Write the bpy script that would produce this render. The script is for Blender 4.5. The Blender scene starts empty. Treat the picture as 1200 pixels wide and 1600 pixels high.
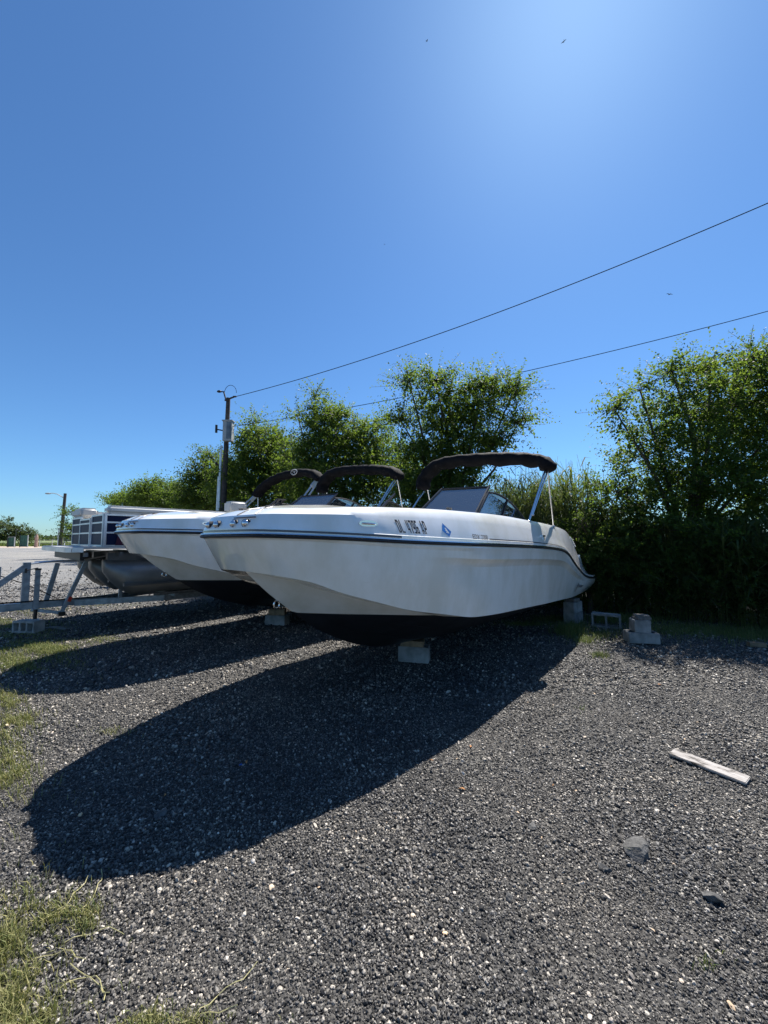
import bpy, bmesh, math, random
import numpy as np
from mathutils import Vector, Matrix
random.seed(7); RNG = np.random.default_rng(7)
R = math.radians
SC = bpy.context.scene
COL = SC.collection

# ------------------------------------------------------------------ camera, sky, sun, exposure
H = 1.6
PITCH = math.atan(43/600.0)
cam = bpy.data.cameras.new('camera'); camo = bpy.data.objects.new('camera', cam); COL.objects.link(camo)
cam.sensor_fit = 'HORIZONTAL'; cam.sensor_width = 36; cam.lens = 18
cam.clip_start = 0.05; cam.clip_end = 9000
camo.location = (0, 0, H); camo.rotation_euler = (R(90)+PITCH, 0, 0)
SC.camera = camo
SUN_AZ, SUN_EL = 29.6, 56.2
wd = bpy.data.worlds.new('World'); SC.world = wd; wd.use_nodes = True
nt = wd.node_tree; nt.nodes.clear()
sky = nt.nodes.new('ShaderNodeTexSky'); sky.sky_type = 'NISHITA'; sky.sun_disc = False
sky.sun_elevation = R(SUN_EL); sky.sun_rotation = R(SUN_AZ)
sky.altitude = 0; sky.air_density = 1.0; sky.dust_density = 0.3; sky.ozone_density = 3.0
hs = nt.nodes.new('ShaderNodeMixRGB'); hs.blend_type = 'MULTIPLY'; hs.inputs[0].default_value = 1; hs.inputs[2].default_value = (.533, .82, 1.064, 1)
bg = nt.nodes.new('ShaderNodeBackground'); bg.inputs['Strength'].default_value = 0.067
wo = nt.nodes.new('ShaderNodeOutputWorld')
nt.links.new(sky.outputs[0], hs.inputs[1]); nt.links.new(hs.outputs[0], bg.inputs[0]); nt.links.new(bg.outputs[0], wo.inputs[0])
sd = bpy.data.lights.new('sun', 'SUN'); so = bpy.data.objects.new('sun', sd); COL.objects.link(so)
sd.energy = 5.0; sd.angle = R(0.53); sd.color = (1.0, 0.955, 0.89)
az, el = R(SUN_AZ), R(SUN_EL)
SUNV = Vector((math.sin(az)*math.cos(el), math.cos(az)*math.cos(el), math.sin(el)))
so.rotation_euler = SUNV.to_track_quat('Z', 'Y').to_euler(); so.location = (20, 30, 40)
SC.view_settings.view_transform = 'Standard'; SC.view_settings.look = 'None'
SC.view_settings.exposure = 1.05; SC.view_settings.gamma = 1; SC.view_settings.use_curve_mapping = False
SC.render.engine = 'CYCLES'
SC.cycles.max_bounces = 8; SC.cycles.transparent_max_bounces = 12
SC.cycles.use_denoising = True

# ------------------------------------------------------------------ materials
def mat(name, col, rough=.5, metal=0., coat=0., noise=None, bump=None, spec=.5):
    """col rgb; noise=(scale, amount) mottles the colour; bump=(scale, strength)"""
    m = bpy.data.materials.new(name); m.use_nodes = True
    n = m.node_tree.nodes; l = m.node_tree.links; b = n['Principled BSDF']
    b.inputs['Base Color'].default_value = (*col, 1); b.inputs['Roughness'].default_value = rough
    b.inputs['Metallic'].default_value = metal; b.inputs['Coat Weight'].default_value = coat
    b.inputs['Coat Roughness'].default_value = .05; b.inputs['Specular IOR Level'].default_value = spec
    if noise or bump:
        tc = n.new('ShaderNodeTexCoord')
    if noise:
        t = n.new('ShaderNodeTexNoise'); t.inputs['Scale'].default_value = noise[0]; t.inputs['Detail'].default_value = 6
        l.new(tc.outputs['Object'], t.inputs['Vector'])
        r = n.new('ShaderNodeValToRGB'); k = noise[1]
        r.color_ramp.elements[0].position = .3; r.color_ramp.elements[1].position = .7
        r.color_ramp.elements[0].color = (*[c*(1-k) for c in col], 1); r.color_ramp.elements[1].color = (*[min(1, c*(1+k)) for c in col], 1)
        l.new(t.outputs['Fac'], r.inputs['Fac']); l.new(r.outputs['Color'], b.inputs['Base Color'])
    if bump:
        t2 = n.new('ShaderNodeTexNoise'); t2.inputs['Scale'].default_value = bump[0]; t2.inputs['Detail'].default_value = 5
        l.new(tc.outputs['Object'], t2.inputs['Vector'])
        bp = n.new('ShaderNodeBump'); bp.inputs['Strength'].default_value = bump[1]; bp.inputs['Distance'].default_value = .01
        l.new(t2.outputs['Fac'], bp.inputs['Height']); l.new(bp.outputs['Normal'], b.inputs['Normal'])
    return m

def gelcoat(name, col):
    m = mat(name, col, rough=.28, coat=.8)
    n = m.node_tree.nodes; l = m.node_tree.links; b = n['Principled BSDF']
    tc = n.new('ShaderNodeTexCoord')
    a = n.new('ShaderNodeTexNoise'); a.inputs['Scale'].default_value = 2.2; a.inputs['Detail'].default_value = 7; a.inputs['Roughness'].default_value = .65
    mp = n.new('ShaderNodeMapping'); mp.inputs['Scale'].default_value = (1, 1, .45)
    l.new(tc.outputs['Object'], mp.inputs['Vector']); l.new(mp.outputs[0], a.inputs['Vector'])
    r = n.new('ShaderNodeValToRGB'); r.color_ramp.elements[0].position = .38; r.color_ramp.elements[1].position = .6
    r.color_ramp.elements[0].color = (col[0]*.86, col[1]*.85, col[2]*.80, 1); r.color_ramp.elements[1].color = (*col, 1)
    l.new(a.outputs['Fac'], r.inputs['Fac'])
    # fine scuffs along the hull
    s = n.new('ShaderNodeTexNoise'); s.inputs['Scale'].default_value = 9; s.inputs['Detail'].default_value = 3
    mp2 = n.new('ShaderNodeMapping'); mp2.inputs['Scale'].default_value = (.35, .35, 6)
    l.new(tc.outputs['Object'], mp2.inputs['Vector']); l.new(mp2.outputs[0], s.inputs['Vector'])
    r2 = n.new('ShaderNodeValToRGB'); r2.color_ramp.elements[0].position = .66; r2.color_ramp.elements[1].position = .74
    l.new(s.outputs['Fac'], r2.inputs['Fac'])
    mx = n.new('ShaderNodeMixRGB'); mx.inputs['Color2'].default_value = (col[0]*.9, col[1]*.88, col[2]*.84, 1)
    ml = n.new('ShaderNodeMath'); ml.operation = 'MULTIPLY'; ml.inputs[1].default_value = .5
    l.new(r2.outputs[0], ml.inputs[0]); l.new(ml.outputs[0], mx.inputs['Fac']); l.new(r.outputs[0], mx.inputs['Color1'])
    l.new(mx.outputs[0], b.inputs['Base Color'])
    rr = n.new('ShaderNodeMapRange'); rr.inputs['To Min'].default_value = .10; rr.inputs['To Max'].default_value = .30
    l.new(a.outputs['Fac'], rr.inputs['Value']); l.new(rr.outputs[0], b.inputs['Roughness'])
    return m

def glass(name, tint, refl=.9):
    m = bpy.data.materials.new(name); m.use_nodes = True
    n = m.node_tree.nodes; l = m.node_tree.links; n.clear()
    o = n.new('ShaderNodeOutputMaterial'); tr = n.new('ShaderNodeBsdfTransparent'); gl = n.new('ShaderNodeBsdfGlossy')
    tr.inputs[0].default_value = (*tint, 1); gl.inputs['Roughness'].default_value = .03; gl.inputs[0].default_value = (refl, refl, refl, 1)
    df = n.new('ShaderNodeBsdfDiffuse'); df.inputs[0].default_value = (.55, .6, .65, 1)
    fr = n.new('ShaderNodeFresnel'); fr.inputs[0].default_value = 1.75
    m1 = n.new('ShaderNodeMixShader'); m1.inputs[0].default_value = .06; l.new(tr.outputs[0], m1.inputs[1]); l.new(df.outputs[0], m1.inputs[2])
    ad = n.new('ShaderNodeMath'); ad.operation = 'MULTIPLY_ADD'; ad.inputs[1].default_value = .85; ad.inputs[2].default_value = .22; l.new(fr.outputs[0], ad.inputs[0])
    m2 = n.new('ShaderNodeMixShader'); l.new(ad.outputs[0], m2.inputs[0]); l.new(m1.outputs[0], m2.inputs[1]); l.new(gl.outputs[0], m2.inputs[2])
    l.new(m2.outputs[0], o.inputs[0])
    return m

def leafmat(name, c1, c2, trans, tw=.45, rough=.6):
    m = bpy.data.materials.new(name); m.use_nodes = True
    n = m.node_tree.nodes; l = m.node_tree.links; n.clear()
    o = n.new('ShaderNodeOutputMaterial')
    at = n.new('ShaderNodeAttribute'); at.attribute_name = 'tint'
    mx = n.new('ShaderNodeMixRGB'); mx.inputs[1].default_value = (*c1, 1); mx.inputs[2].default_value = (*c2, 1)
    l.new(at.outputs['Fac'], mx.inputs[0])
    b = n.new('ShaderNodeBsdfPrincipled'); b.inputs['Roughness'].default_value = rough; b.inputs['Specular IOR Level'].default_value = .22
    l.new(mx.outputs[0], b.inputs['Base Color'])
    t = n.new('ShaderNodeBsdfTranslucent'); mt = n.new('ShaderNodeMixRGB'); mt.inputs[1].default_value = (*trans, 1)
    mt.inputs[2].default_value = (trans[0]*1.7, trans[1]*1.35, trans[2]*1.2, 1); l.new(at.outputs['Fac'], mt.inputs[0]); l.new(mt.outputs[0], t.inputs[0])
    ms = n.new('ShaderNodeMixShader'); ms.inputs[0].default_value = tw
    l.new(b.outputs[0], ms.inputs[1]); l.new(t.outputs[0], ms.inputs[2]); l.new(ms.outputs[0], o.inputs[0])
    return m

M = {}
M['gel'] = gelcoat('white_gelcoat', (.88, .86, .81))
M['gelc'] = gelcoat('cap_gelcoat', (.86, .855, .84))
M['black_bottom'] = mat('black_bottom_paint', (.012, .013, .016), .45, noise=(6, .5), bump=(60, .15))
M['rubber'] = mat('black_rubber', (.012, .012, .013), .5)
M['navy'] = mat('navy_stripe', (.012, .016, .06), .25, coat=.5)
M['steel'] = mat('polished_steel', (.72, .72, .72), .16, 1.)
M['alu'] = mat('brushed_aluminium', (.62, .63, .64), .42, .75, noise=(3, .18), bump=(20, .1))
M['aludark'] = mat('weathered_aluminium', (.16, .17, .18), .45, .7, noise=(4, .25))
M['tube'] = mat('dull_tube_aluminium', (.20, .20, .195), .42, .5, noise=(3, .25))
M['galv'] = mat('galvanised_steel', (.30, .33, .36), .5, .55, noise=(14, .3), bump=(40, .2))
M['canvas'] = mat('black_canvas', (.0045, .0045, .006), .8, noise=(9, .4), bump=(16, 1.0), spec=.15)
M['blackframe'] = mat('black_anodised', (.012, .012, .013), .35)
M['glass'] = glass('windscreen_glass', (.80, .86, .90))
M['vinyl'] = mat('grey_vinyl', (.5, .49, .47), .5, noise=(2, .12), bump=(8, .35))
M['cream'] = mat('cream_vinyl', (.6, .57, .5), .5)
M['panelnavy'] = mat('navy_panel', (.008, .014, .045), .5, spec=.1)
M['panelred'] = mat('maroon_graphic', (.06, .012, .03), .35, spec=.25)
M['panelgrey'] = mat('grey_graphic', (.14, .15, .19), .35, spec=.25)
M['conc'] = mat('concrete', (.25, .245, .235), .9, noise=(7, .38), bump=(90, .8))
M['conc2'] = mat('pale_concrete', (.36, .35, .33), .9, noise=(8, .35), bump=(80, .8))
M['wood'] = mat('raw_timber', (.22, .15, .09), .8, noise=(12, .35), bump=(30, .6))
M['woodgrey'] = mat('weathered_timber', (.13, .12, .11), .85, noise=(20, .4), bump=(40, .8))
M['pole'] = mat('creosoted_pole', (.055, .045, .04), .85, noise=(8, .4), bump=(30, .7))
M['bark'] = mat('bark', (.07, .055, .042), .9, noise=(9, .4), bump=(24, 1.))
M['twig'] = mat('dead_stem', (.16, .13, .08), .85, noise=(9, .4))
M['greybox'] = mat('grey_enamel', (.35, .37, .37), .5, noise=(5, .15))
M['wire'] = mat('wire', (.02, .02, .022), 1., spec=0.)
M['white'] = mat('white_plastic', (.75, .75, .74), .35)
M['redplastic'] = mat('red_reflector', (.55, .03, .01), .3)
M['yellow'] = mat('yellow_strap', (.55, .33, .03), .6)
M['sticker_red'] = mat('red_sticker', (.5, .03, .03), .4)
M['sticker_blue'] = mat('blue_sticker', (.03, .17, .5), .35)
M['ink'] = mat('black_lettering', (.006, .006, .008), .4)
M['inkgrey'] = mat('grey_lettering', (.10, .09, .09), .4)
M['logo'] = mat('pale_embroidery', (.5, .5, .5), .7)
M['greenmetal'] = mat('green_sheet', (.02, .09, .06), .5, noise=(1.5, .2))
M['pinkstone'] = mat('pinkish_stone', (.33, .22, .18), .9, noise=(3, .3), bump=(9, 1.))
M['bird'] = mat('dark_feather', (.02, .02, .02), .8)
M['rockdark'] = mat('dark_asphalt_rock', (.075, .074, .072), .85, noise=(30, .45), bump=(70, 1.))
M['shell'] = mat('pale_shell', (.55, .5, .42), .7, noise=(30, .2), bump=(60, .6))
M['leafdry'] = mat('dry_leaf', (.42, .2, .07), .8)
M['bluebit'] = mat('blue_plastic', (.02, .12, .5), .4)
M['darkint'] = mat('dark_liner', (.3, .3, .29), .6)
M['leaf'] = leafmat('tree_leaf', (.026, .052, .013), (.060, .090, .020), (.115, .20, .026), .5)
M['leafdark'] = leafmat('dense_leaf', (.022, .046, .012), (.052, .078, .017), (.10, .175, .022), .45)
M['leaffar'] = leafmat('far_leaf', (.035, .055, .025), (.055, .075, .028), (.07, .12, .03), .35)
M['reed'] = leafmat('reed_leaf', (.042, .070, .026), (.10, .11, .04), (.11, .17, .035), .4)
M['grassblade'] = leafmat('grass_blade', (.085, .13, .035), (.32, .29, .13), (.14, .18, .05), .3)

def white_board():
    m = mat('peeling_painted_board', (.6, .57, .55), .8, bump=(60, .8))
    n = m.node_tree.nodes; l = m.node_tree.links; b = n['Principled BSDF']
    tc = n.new('ShaderNodeTexCoord'); t = n.new('ShaderNodeTexNoise'); t.inputs['Scale'].default_value = 34; t.inputs['Detail'].default_value = 4
    mp = n.new('ShaderNodeMapping'); mp.inputs['Scale'].default_value = (.35, 1, 1)
    l.new(tc.outputs['Object'], mp.inputs[0]); l.new(mp.outputs[0], t.inputs[0])
    r = n.new('ShaderNodeValToRGB'); e = r.color_ramp.elements
    e[0].position = .40; e[0].color = (.04, .035, .03, 1); e[1].position = .45; e[1].color = (.22, .20, .185, 1)
    e.new(.62).color = (.33, .31, .295, 1)
    l.new(t.outputs['Fac'], r.inputs[0]); l.new(r.outputs[0], b.inputs['Base Color'])
    return m
M['board'] = white_board()

# ------------------------------------------------------------------ mesh helpers
def setp(o, label=None, cat=None, group=None, kind=None):
    if label: o['label'] = label
    if cat: o['category'] = cat
    if group: o['group'] = group
    if kind: o['kind'] = kind
    return o

def empty(name, loc, rot=(0, 0, 0), **k):
    o = bpy.data.objects.new(name, None); COL.objects.link(o); o.location = loc; o.rotation_euler = rot
    o.empty_display_size = .2
    return setp(o, **k)

def link(name, me, parent=None, smooth=False, **k):
    o = bpy.data.objects.new(name, me); COL.objects.link(o)
    if parent is not None: o.parent = parent
    if smooth and len(me.polygons):
        me.polygons.foreach_set('use_smooth', [True]*len(me.polygons))
        if smooth != 'all':
            try: me.set_sharp_from_angle(angle=R(smooth if smooth is not True else 35))
            except Exception: pass
    return setp(o, **k)

class MB:
    def __init__(s): s.v = []; s.f = []; s.mi = []
    def add(s, vs, fs, mi=0):
        b = len(s.v); s.v += [tuple(v) for v in vs]
        for f in fs: s.f.append(tuple(i+b for i in f)); s.mi.append(mi)
        return s
    def box(s, c, d, rot=None, mi=0, taper=1.):
        hx, hy, hz = d[0]/2, d[1]/2, d[2]/2
        P = [Vector((x*hx*(taper if z > 0 else 1), y*hy*(taper if z > 0 else 1), z*hz)) for z in (-1, 1) for x, y in ((-1, -1), (1, -1), (1, 1), (-1, 1))]
        if rot is not None: P = [rot @ q for q in P]
        c = Vector(c)
        return s.add([q+c for q in P], [(3, 2, 1, 0), (4, 5, 6, 7), (0, 1, 5, 4), (1, 2, 6, 5), (2, 3, 7, 6), (3, 0, 4, 7)], mi)
    def bar(s, a, b, w, h, mi=0):
        """box beam from a to b, w sideways and h vertical"""
        a, b = Vector(a), Vector(b); d = (b-a); L = d.length; d.normalize()
        up = Vector((0, 0, 1)) if abs(d.z) < .95 else Vector((1, 0, 0))
        x = d.cross(up).normalized(); y = x.cross(d)
        P = [p+x*(i*w/2)+y*(j*h/2) for p in (a, b) for i, j in ((-1, -1), (1, -1), (1, 1), (-1, 1))]
        return s.add(P, [(0, 1, 2, 3), (7, 6, 5, 4), (0, 4, 5, 1), (1, 5, 6, 2), (2, 6, 7, 3), (3, 7, 4, 0)], mi)
    def tube(s, pts, r, n=8, mi=0, cap=True, sq=(1, 1)):
        pts = [Vector(p) for p in pts]; m = len(pts)
        rr = r if isinstance(r, (list, tuple)) else [r]*m
        vs = []; prev = None
        for i, p in enumerate(pts):
            d = (pts[min(i+1, m-1)]-pts[max(i-1, 0)]).normalized()
            if prev is None:
                up = Vector((0, 0, 1)) if abs(d.z) < .9 else Vector((1, 0, 0))
                x = d.cross(up).normalized()
            else:
                x = (prev-d*prev.dot(d)).normalized()
            prev = x; y = d.cross(x)
            for k in range(n):
                a = 2*math.pi*k/n; vs.append(p+x*(math.cos(a)*rr[i]*sq[0])+y*(math.sin(a)*rr[i]*sq[1]))
        fs = [(i*n+k, i*n+(k+1) % n, (i+1)*n+(k+1) % n, (i+1)*n+k) for i in range(m-1) for k in range(n)]
        if cap: fs += [tuple(range(n))[::-1], tuple((m-1)*n+k for k in range(n))]
        return s.add(vs, fs, mi)
    def prism(s, poly, off, mi=0):
        n = len(poly); P = [Vector(q) for q in poly]; o = Vector(off)
        return s.add(P+[q+o for q in P], [tuple(range(n))[::-1], tuple(range(n, 2*n))]+[(i, (i+1) % n, n+(i+1) % n, n+i) for i in range(n)], mi)
    def sphere(s, c, r, n=10, m=6, sc=(1, 1, 1), mi=0):
        vs = [(c[0], c[1], c[2]+r*sc[2])]
        for j in range(1, m):
            for i in range(n):
                a = 2*math.pi*i/n; b = math.pi*j/m
                vs.append((c[0]+r*sc[0]*math.sin(b)*math.cos(a), c[1]+r*sc[1]*math.sin(b)*math.sin(a), c[2]+r*sc[2]*math.cos(b)))
        vs.append((c[0], c[1], c[2]-r*sc[2])); L = len(vs)-1
        fs = [(0, 1+i, 1+(i+1) % n) for i in range(n)]
        fs += [(1+(j-1)*n+i, 1+j*n+i, 1+j*n+(i+1) % n, 1+(j-1)*n+(i+1) % n) for j in range(1, m-1) for i in range(n)]
        fs += [(L, 1+(m-2)*n+(i+1) % n, 1+(m-2)*n+i) for i in range(n)]
        return s.add(vs, fs, mi)
    def build(s, name, mats, parent=None, smooth=False, weld=False, fix=False, **k):
        me = bpy.data.meshes.new(name); me.from_pydata(s.v, [], s.f)
        for m in (mats if isinstance(mats, (list, tuple)) else [mats]): me.materials.append(m)
        if any(s.mi): me.polygons.foreach_set('material_index', s.mi)
        if weld or fix:
            bm = bmesh.new(); bm.from_mesh(me)
            if weld: bmesh.ops.remove_doubles(bm, verts=bm.verts, dist=1e-4)
            bmesh.ops.recalc_face_normals(bm, faces=bm.faces); bm.to_mesh(me); bm.free()
        me.update()
        return link(name, me, parent, smooth, **k)

def npmesh(name, verts, faces, material, tint=None, parent=None, smooth=False, **k):
    """verts (n,3), faces (m,k) numpy -> mesh; fast"""
    me = bpy.data.meshes.new(name); nv, (nf, kk) = len(verts), faces.shape
    me.vertices.add(nv); me.vertices.foreach_set('co', verts.astype(np.float32).ravel())
    me.loops.add(nf*kk); me.loops.foreach_set('vertex_index', faces.astype(np.int32).ravel())
    me.polygons.add(nf); me.polygons.foreach_set('loop_start', np.arange(0, nf*kk, kk, dtype=np.int32))
    me.polygons.foreach_set('loop_total', np.full(nf, kk, dtype=np.int32))
    if smooth: me.polygons.foreach_set('use_smooth', np.ones(nf, dtype=bool))
    me.update(calc_edges=True); me.materials.append(material)
    if tint is not None:
        a = me.attributes.new('tint', 'FLOAT', 'FACE'); a.data.foreach_set('value', tint.astype(np.float32))
    o = bpy.data.objects.new(name, me); COL.objects.link(o)
    if parent is not None: o.parent = parent
    return setp(o, **k)

def copy_tree(o, parent=None):
    c = o.copy(); COL.objects.link(c)
    if parent is not None: c.parent = parent
    for ch in list(o.children): copy_tree(ch, c)
    return c

def G(x, y):
    """ground height"""
    return (.012*np.sin(1.9*x+.7*y+.5)+.010*np.sin(2.7*y-1.1*x)+.008*np.sin(4.3*x+2.)*np.cos(3.7*y)+.012*np.sin(.45*x-.6*y))*np.exp(-(np.square(x)+np.square(y))/900.)

def ground_at(px, py, z=0.):
    """where a sight line of the photograph meets the ground (survey of the place)"""
    r = Vector(((px-600)/600., math.cos(PITCH)-math.sin(PITCH)*(800-py)/600., math.sin(PITCH)+math.cos(PITCH)*(800-py)/600.))
    t = (z-H)/r.z
    return (r.x*t, r.y*t)
def at(px, py, d):
    """point seen at px,py, d metres ahead"""
    r = Vector(((px-600)/600., math.cos(PITCH)-math.sin(PITCH)*(800-py)/600., math.sin(PITCH)+math.cos(PITCH)*(800-py)/600.))
    t = d/r.y
    return (r.x*t, d, H+r.z*t)

def text_mesh(body, size, shear=0., off_=.012):
    cu = bpy.data.curves.new('lettering', 'FONT'); cu.body = body; cu.size = size; cu.shear = shear; cu.resolution_u = 3; cu.offset = size*off_
    o = bpy.data.objects.new('lettering', cu); COL.objects.link(o)
    dg = bpy.context.evaluated_depsgraph_get()
    me = bpy.data.meshes.new_from_object(o.evaluated_get(dg)); bpy.data.objects.remove(o)
    bm = bmesh.new(); bm.from_mesh(me)
    xs = [v.co.x for v in bm.verts]; ys = [v.co.y for v in bm.verts]
    V = [((v.co.x-min(xs))/(max(xs)-min(xs)), (v.co.y-min(ys))/(max(ys)-min(ys))) for v in bm.verts]
    F = [[v.index for v in f.verts] for f in bm.faces]; bm.free(); bpy.data.meshes.remove(me)
    return V, F

# ------------------------------------------------------------------ ground
def axis(lo, hi, step, far):
    a = list(np.arange(lo, hi, step)); x = hi; st = step
    while x < far: a.append(x); st *= 1.35; x += st
    a.append(far); x = lo; st = step; b = []
    while x > -far: st *= 1.35; x -= st; b.append(x)
    return np.array(sorted(set(b+a)))
def make_ground():
    xs = axis(-9, 8, .11, 3500); ys = axis(-1, 13, .11, 3500)
    X, Y = np.meshgrid(xs, ys); Z = G(X, Y)
    V = np.stack([X, Y, Z], -1).reshape(-1, 3); nx, ny = len(xs), len(ys)
    i = np.arange(ny-1)[:, None]*nx+np.arange(nx-1)[None]; F = np.stack([i, i+1, i+nx+1, i+nx], -1).reshape(-1, 4)
    m = bpy.data.materials.new('asphalt_millings'); m.use_nodes = True; n = m.node_tree.nodes; l = m.node_tree.links; b = n['Principled BSDF']
    tc = n.new('ShaderNodeTexCoord'); P = tc.outputs['Object']
    def vor(s, feat='F1'):
        v = n.new('ShaderNodeTexVoronoi'); v.inputs['Scale'].default_value = s; v.feature = feat; l.new(P, v.inputs['Vector']); return v
    def noi(s, d=4):
        v = n.new('ShaderNodeTexNoise'); v.inputs['Scale'].default_value = s; v.inputs['Detail'].default_value = d; l.new(P, v.inputs['Vector']); return v
    def ramp(src, *st):
        r = n.new('ShaderNodeValToRGB'); e = r.color_ramp.elements
        while len(e) < len(st): e.new(.5)
        for k, (p, c) in enumerate(st): e[k].position = p; e[k].color = (*c, 1) if len(c) == 3 else c
        l.new(src, r.inputs['Fac']); return r.outputs[0]
    def mix(f, a, c, t='MIX'):
        x = n.new('ShaderNodeMixRGB'); x.blend_type = t
        for s, q in zip((0, 1, 2), (f, a, c)):
            if isinstance(q, (float, int)): x.inputs[s].default_value = q
            elif isinstance(q, tuple): x.inputs[s].default_value = (*q, 1)
            else: l.new(q, x.inputs[s])
        return x.outputs[0]
    v1 = vor(85); v2 = vor(38); nz = noi(1.3); nf = noi(9)
    sep = n.new('ShaderNodeSeparateColor'); l.new(v1.outputs['Color'], sep.inputs[0])
    grain = ramp(sep.outputs[0], (0, (.010, .0098, .0095)), (.5, (.045, .044, .042)), (.84, (.10, .096, .090)), (.95, (.20, .19, .17)), (.985, (.42, .39, .34)))
    base = mix(ramp(nz.outputs['Fac'], (.35, (0, 0, 0)), (.7, (.55, .55, .55))), grain, (.060, .054, .048))
    # pale, shelly gravel farther off
    sep2 = n.new('ShaderNodeSeparateColor'); l.new(v2.outputs['Color'], sep2.inputs[0])
    pale = ramp(sep2.outputs[0], (0, (.10, .10, .10)), (.4, (.19, .185, .175)), (.8, (.30, .29, .27)), (1, (.5, .48, .44)))
    pb = mix(.5, pale, ramp(noi(.16, 3).outputs['Fac'], (.35, (.13, .14, .15)), (.5, (.24, .23, .22)), (.65, (.33, .31, .27))))
    sx = n.new('ShaderNodeSeparateXYZ'); l.new(P, sx.inputs[0])
    def ma(op, a, c=None):
        x = n.new('ShaderNodeMath'); x.operation = op
        for s, q in ((0, a), (1, c)):
            if q is None: continue
            if isinstance(q, (float, int)): x.inputs[s].default_value = q
            else: l.new(q, x.inputs[s])
        return x.outputs[0]
    u = ma('ADD', ma('MULTIPLY', sx.outputs[0], -.78), ma('MULTIPLY', sx.outputs[1], .63))
    u = ma('ADD', u, ma('MULTIPLY', ma('SUBTRACT', noi(.5, 5).outputs['Fac'], .5), 9.))
    mr = n.new('ShaderNodeMapRange'); mr.inputs['From Min'].default_value = 9; mr.inputs['From Max'].default_value = 19; l.new(u, mr.inputs['Value'])
    pb = mix(1., pb, (.82, .82, .82), 'MULTIPLY'); col = mix(mr.outputs[0], base, pb)
    l.new(col, b.inputs['Base Color']); b.inputs['Roughness'].default_value = .8; b.inputs['Specular IOR Level'].default_value = .35
    bp = n.new('ShaderNodeBump'); bp.inputs['Strength'].default_value = .9; bp.inputs['Distance'].default_value = .012
    h = ma('ADD', ma('MULTIPLY', v1.outputs['Distance'], -1.), ma('MULTIPLY', v2.outputs['Distance'], -.8)); l.new(h, bp.inputs['Height'])
    l.new(bp.outputs[0], b.inputs['Normal'])
    npmesh('gravel_ground', V, F, m, smooth=True, kind='structure', label='dark crushed asphalt gravel ground turning paler in the distance')
make_ground()

def sheet(name, poly, z, m, **k):
    b = MB(); b.add([(x, y, z) for x, y in poly], [tuple(range(len(poly)))])
    return b.build(name, m, **k)
fieldm = mat('marsh_grass', (.12, .15, .055), .9, noise=(.06, .35))
sheet('marsh_field', [(-3000, 92), (-100, 90), (-62, 86), (-20, 88), (200, 96), (3000, 300), (3000, 3300), (-3000, 3300)], .03, fieldm, kind='structure', label='flat green marsh beyond the parking area')
sandm = mat('pale_sand_verge', (.42, .34, .27), .9, noise=(.4, .2))
sheet('sand_verge', [(-3000, 78), (-105, 77), (-62, 74), (-22, 78), (-20, 88.2), (-62, 86.2), (-100, 90.2), (-3000, 92.2)], .015, sandm, kind='structure', label='strip of pale sandy ground along the marsh edge')

# ------------------------------------------------------------------ gravel stones (instanced, nobody could count them)
def scatter_nodes(name, pts, scl, rot, col_attr, material, subdiv=1, **k):
    me = bpy.data.meshes.new(name); n = len(pts)
    me.vertices.add(n); me.vertices.foreach_set('co', pts.astype(np.float32).ravel())
    a = me.attributes.new('scl', 'FLOAT_VECTOR', 'POINT'); a.data.foreach_set('vector', scl.astype(np.float32).ravel())
    a = me.attributes.new('rot', 'FLOAT_VECTOR', 'POINT'); a.data.foreach_set('vector', rot.astype(np.float32).ravel())
    o = bpy.data.objects.new(name, me); COL.objects.link(o)
    ng = bpy.data.node_groups.new(name, 'GeometryNodeTree')
    ng.interface.new_socket('Geometry', in_out='INPUT', socket_type='NodeSocketGeometry')
    ng.interface.new_socket('Geometry', in_out='OUTPUT', socket_type='NodeSocketGeometry')
    N = ng.nodes; L = ng.links
    gi = N.new('NodeGroupInput'); go = N.new('NodeGroupOutput')
    ico = N.new('GeometryNodeMeshIcoSphere'); ico.inputs['Radius'].default_value = 1; ico.inputs['Subdivisions'].default_value = subdiv
    sm = N.new('GeometryNodeSetMaterial'); sm.inputs['Material'].default_value = material
    L.new(ico.outputs[0], sm.inputs[0])
    ip = N.new('GeometryNodeInstanceOnPoints'); L.new(gi.outputs[0], ip.inputs['Points']); L.new(sm.outputs[0], ip.inputs['Instance'])
    for nm, sk in (('scl', 'Scale'), ('rot', 'Rotation')):
        na = N.new('GeometryNodeInputNamedAttribute'); na.data_type = 'FLOAT_VECTOR'; na.inputs['Name'].default_value = nm
        L.new(na.outputs['Attribute'], ip.inputs[sk])
    L.new(ip.outputs[0], go.inputs[0])
    md = o.modifiers.new('scatter', 'NODES'); md.node_group = ng
    return setp(o, **k)

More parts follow.
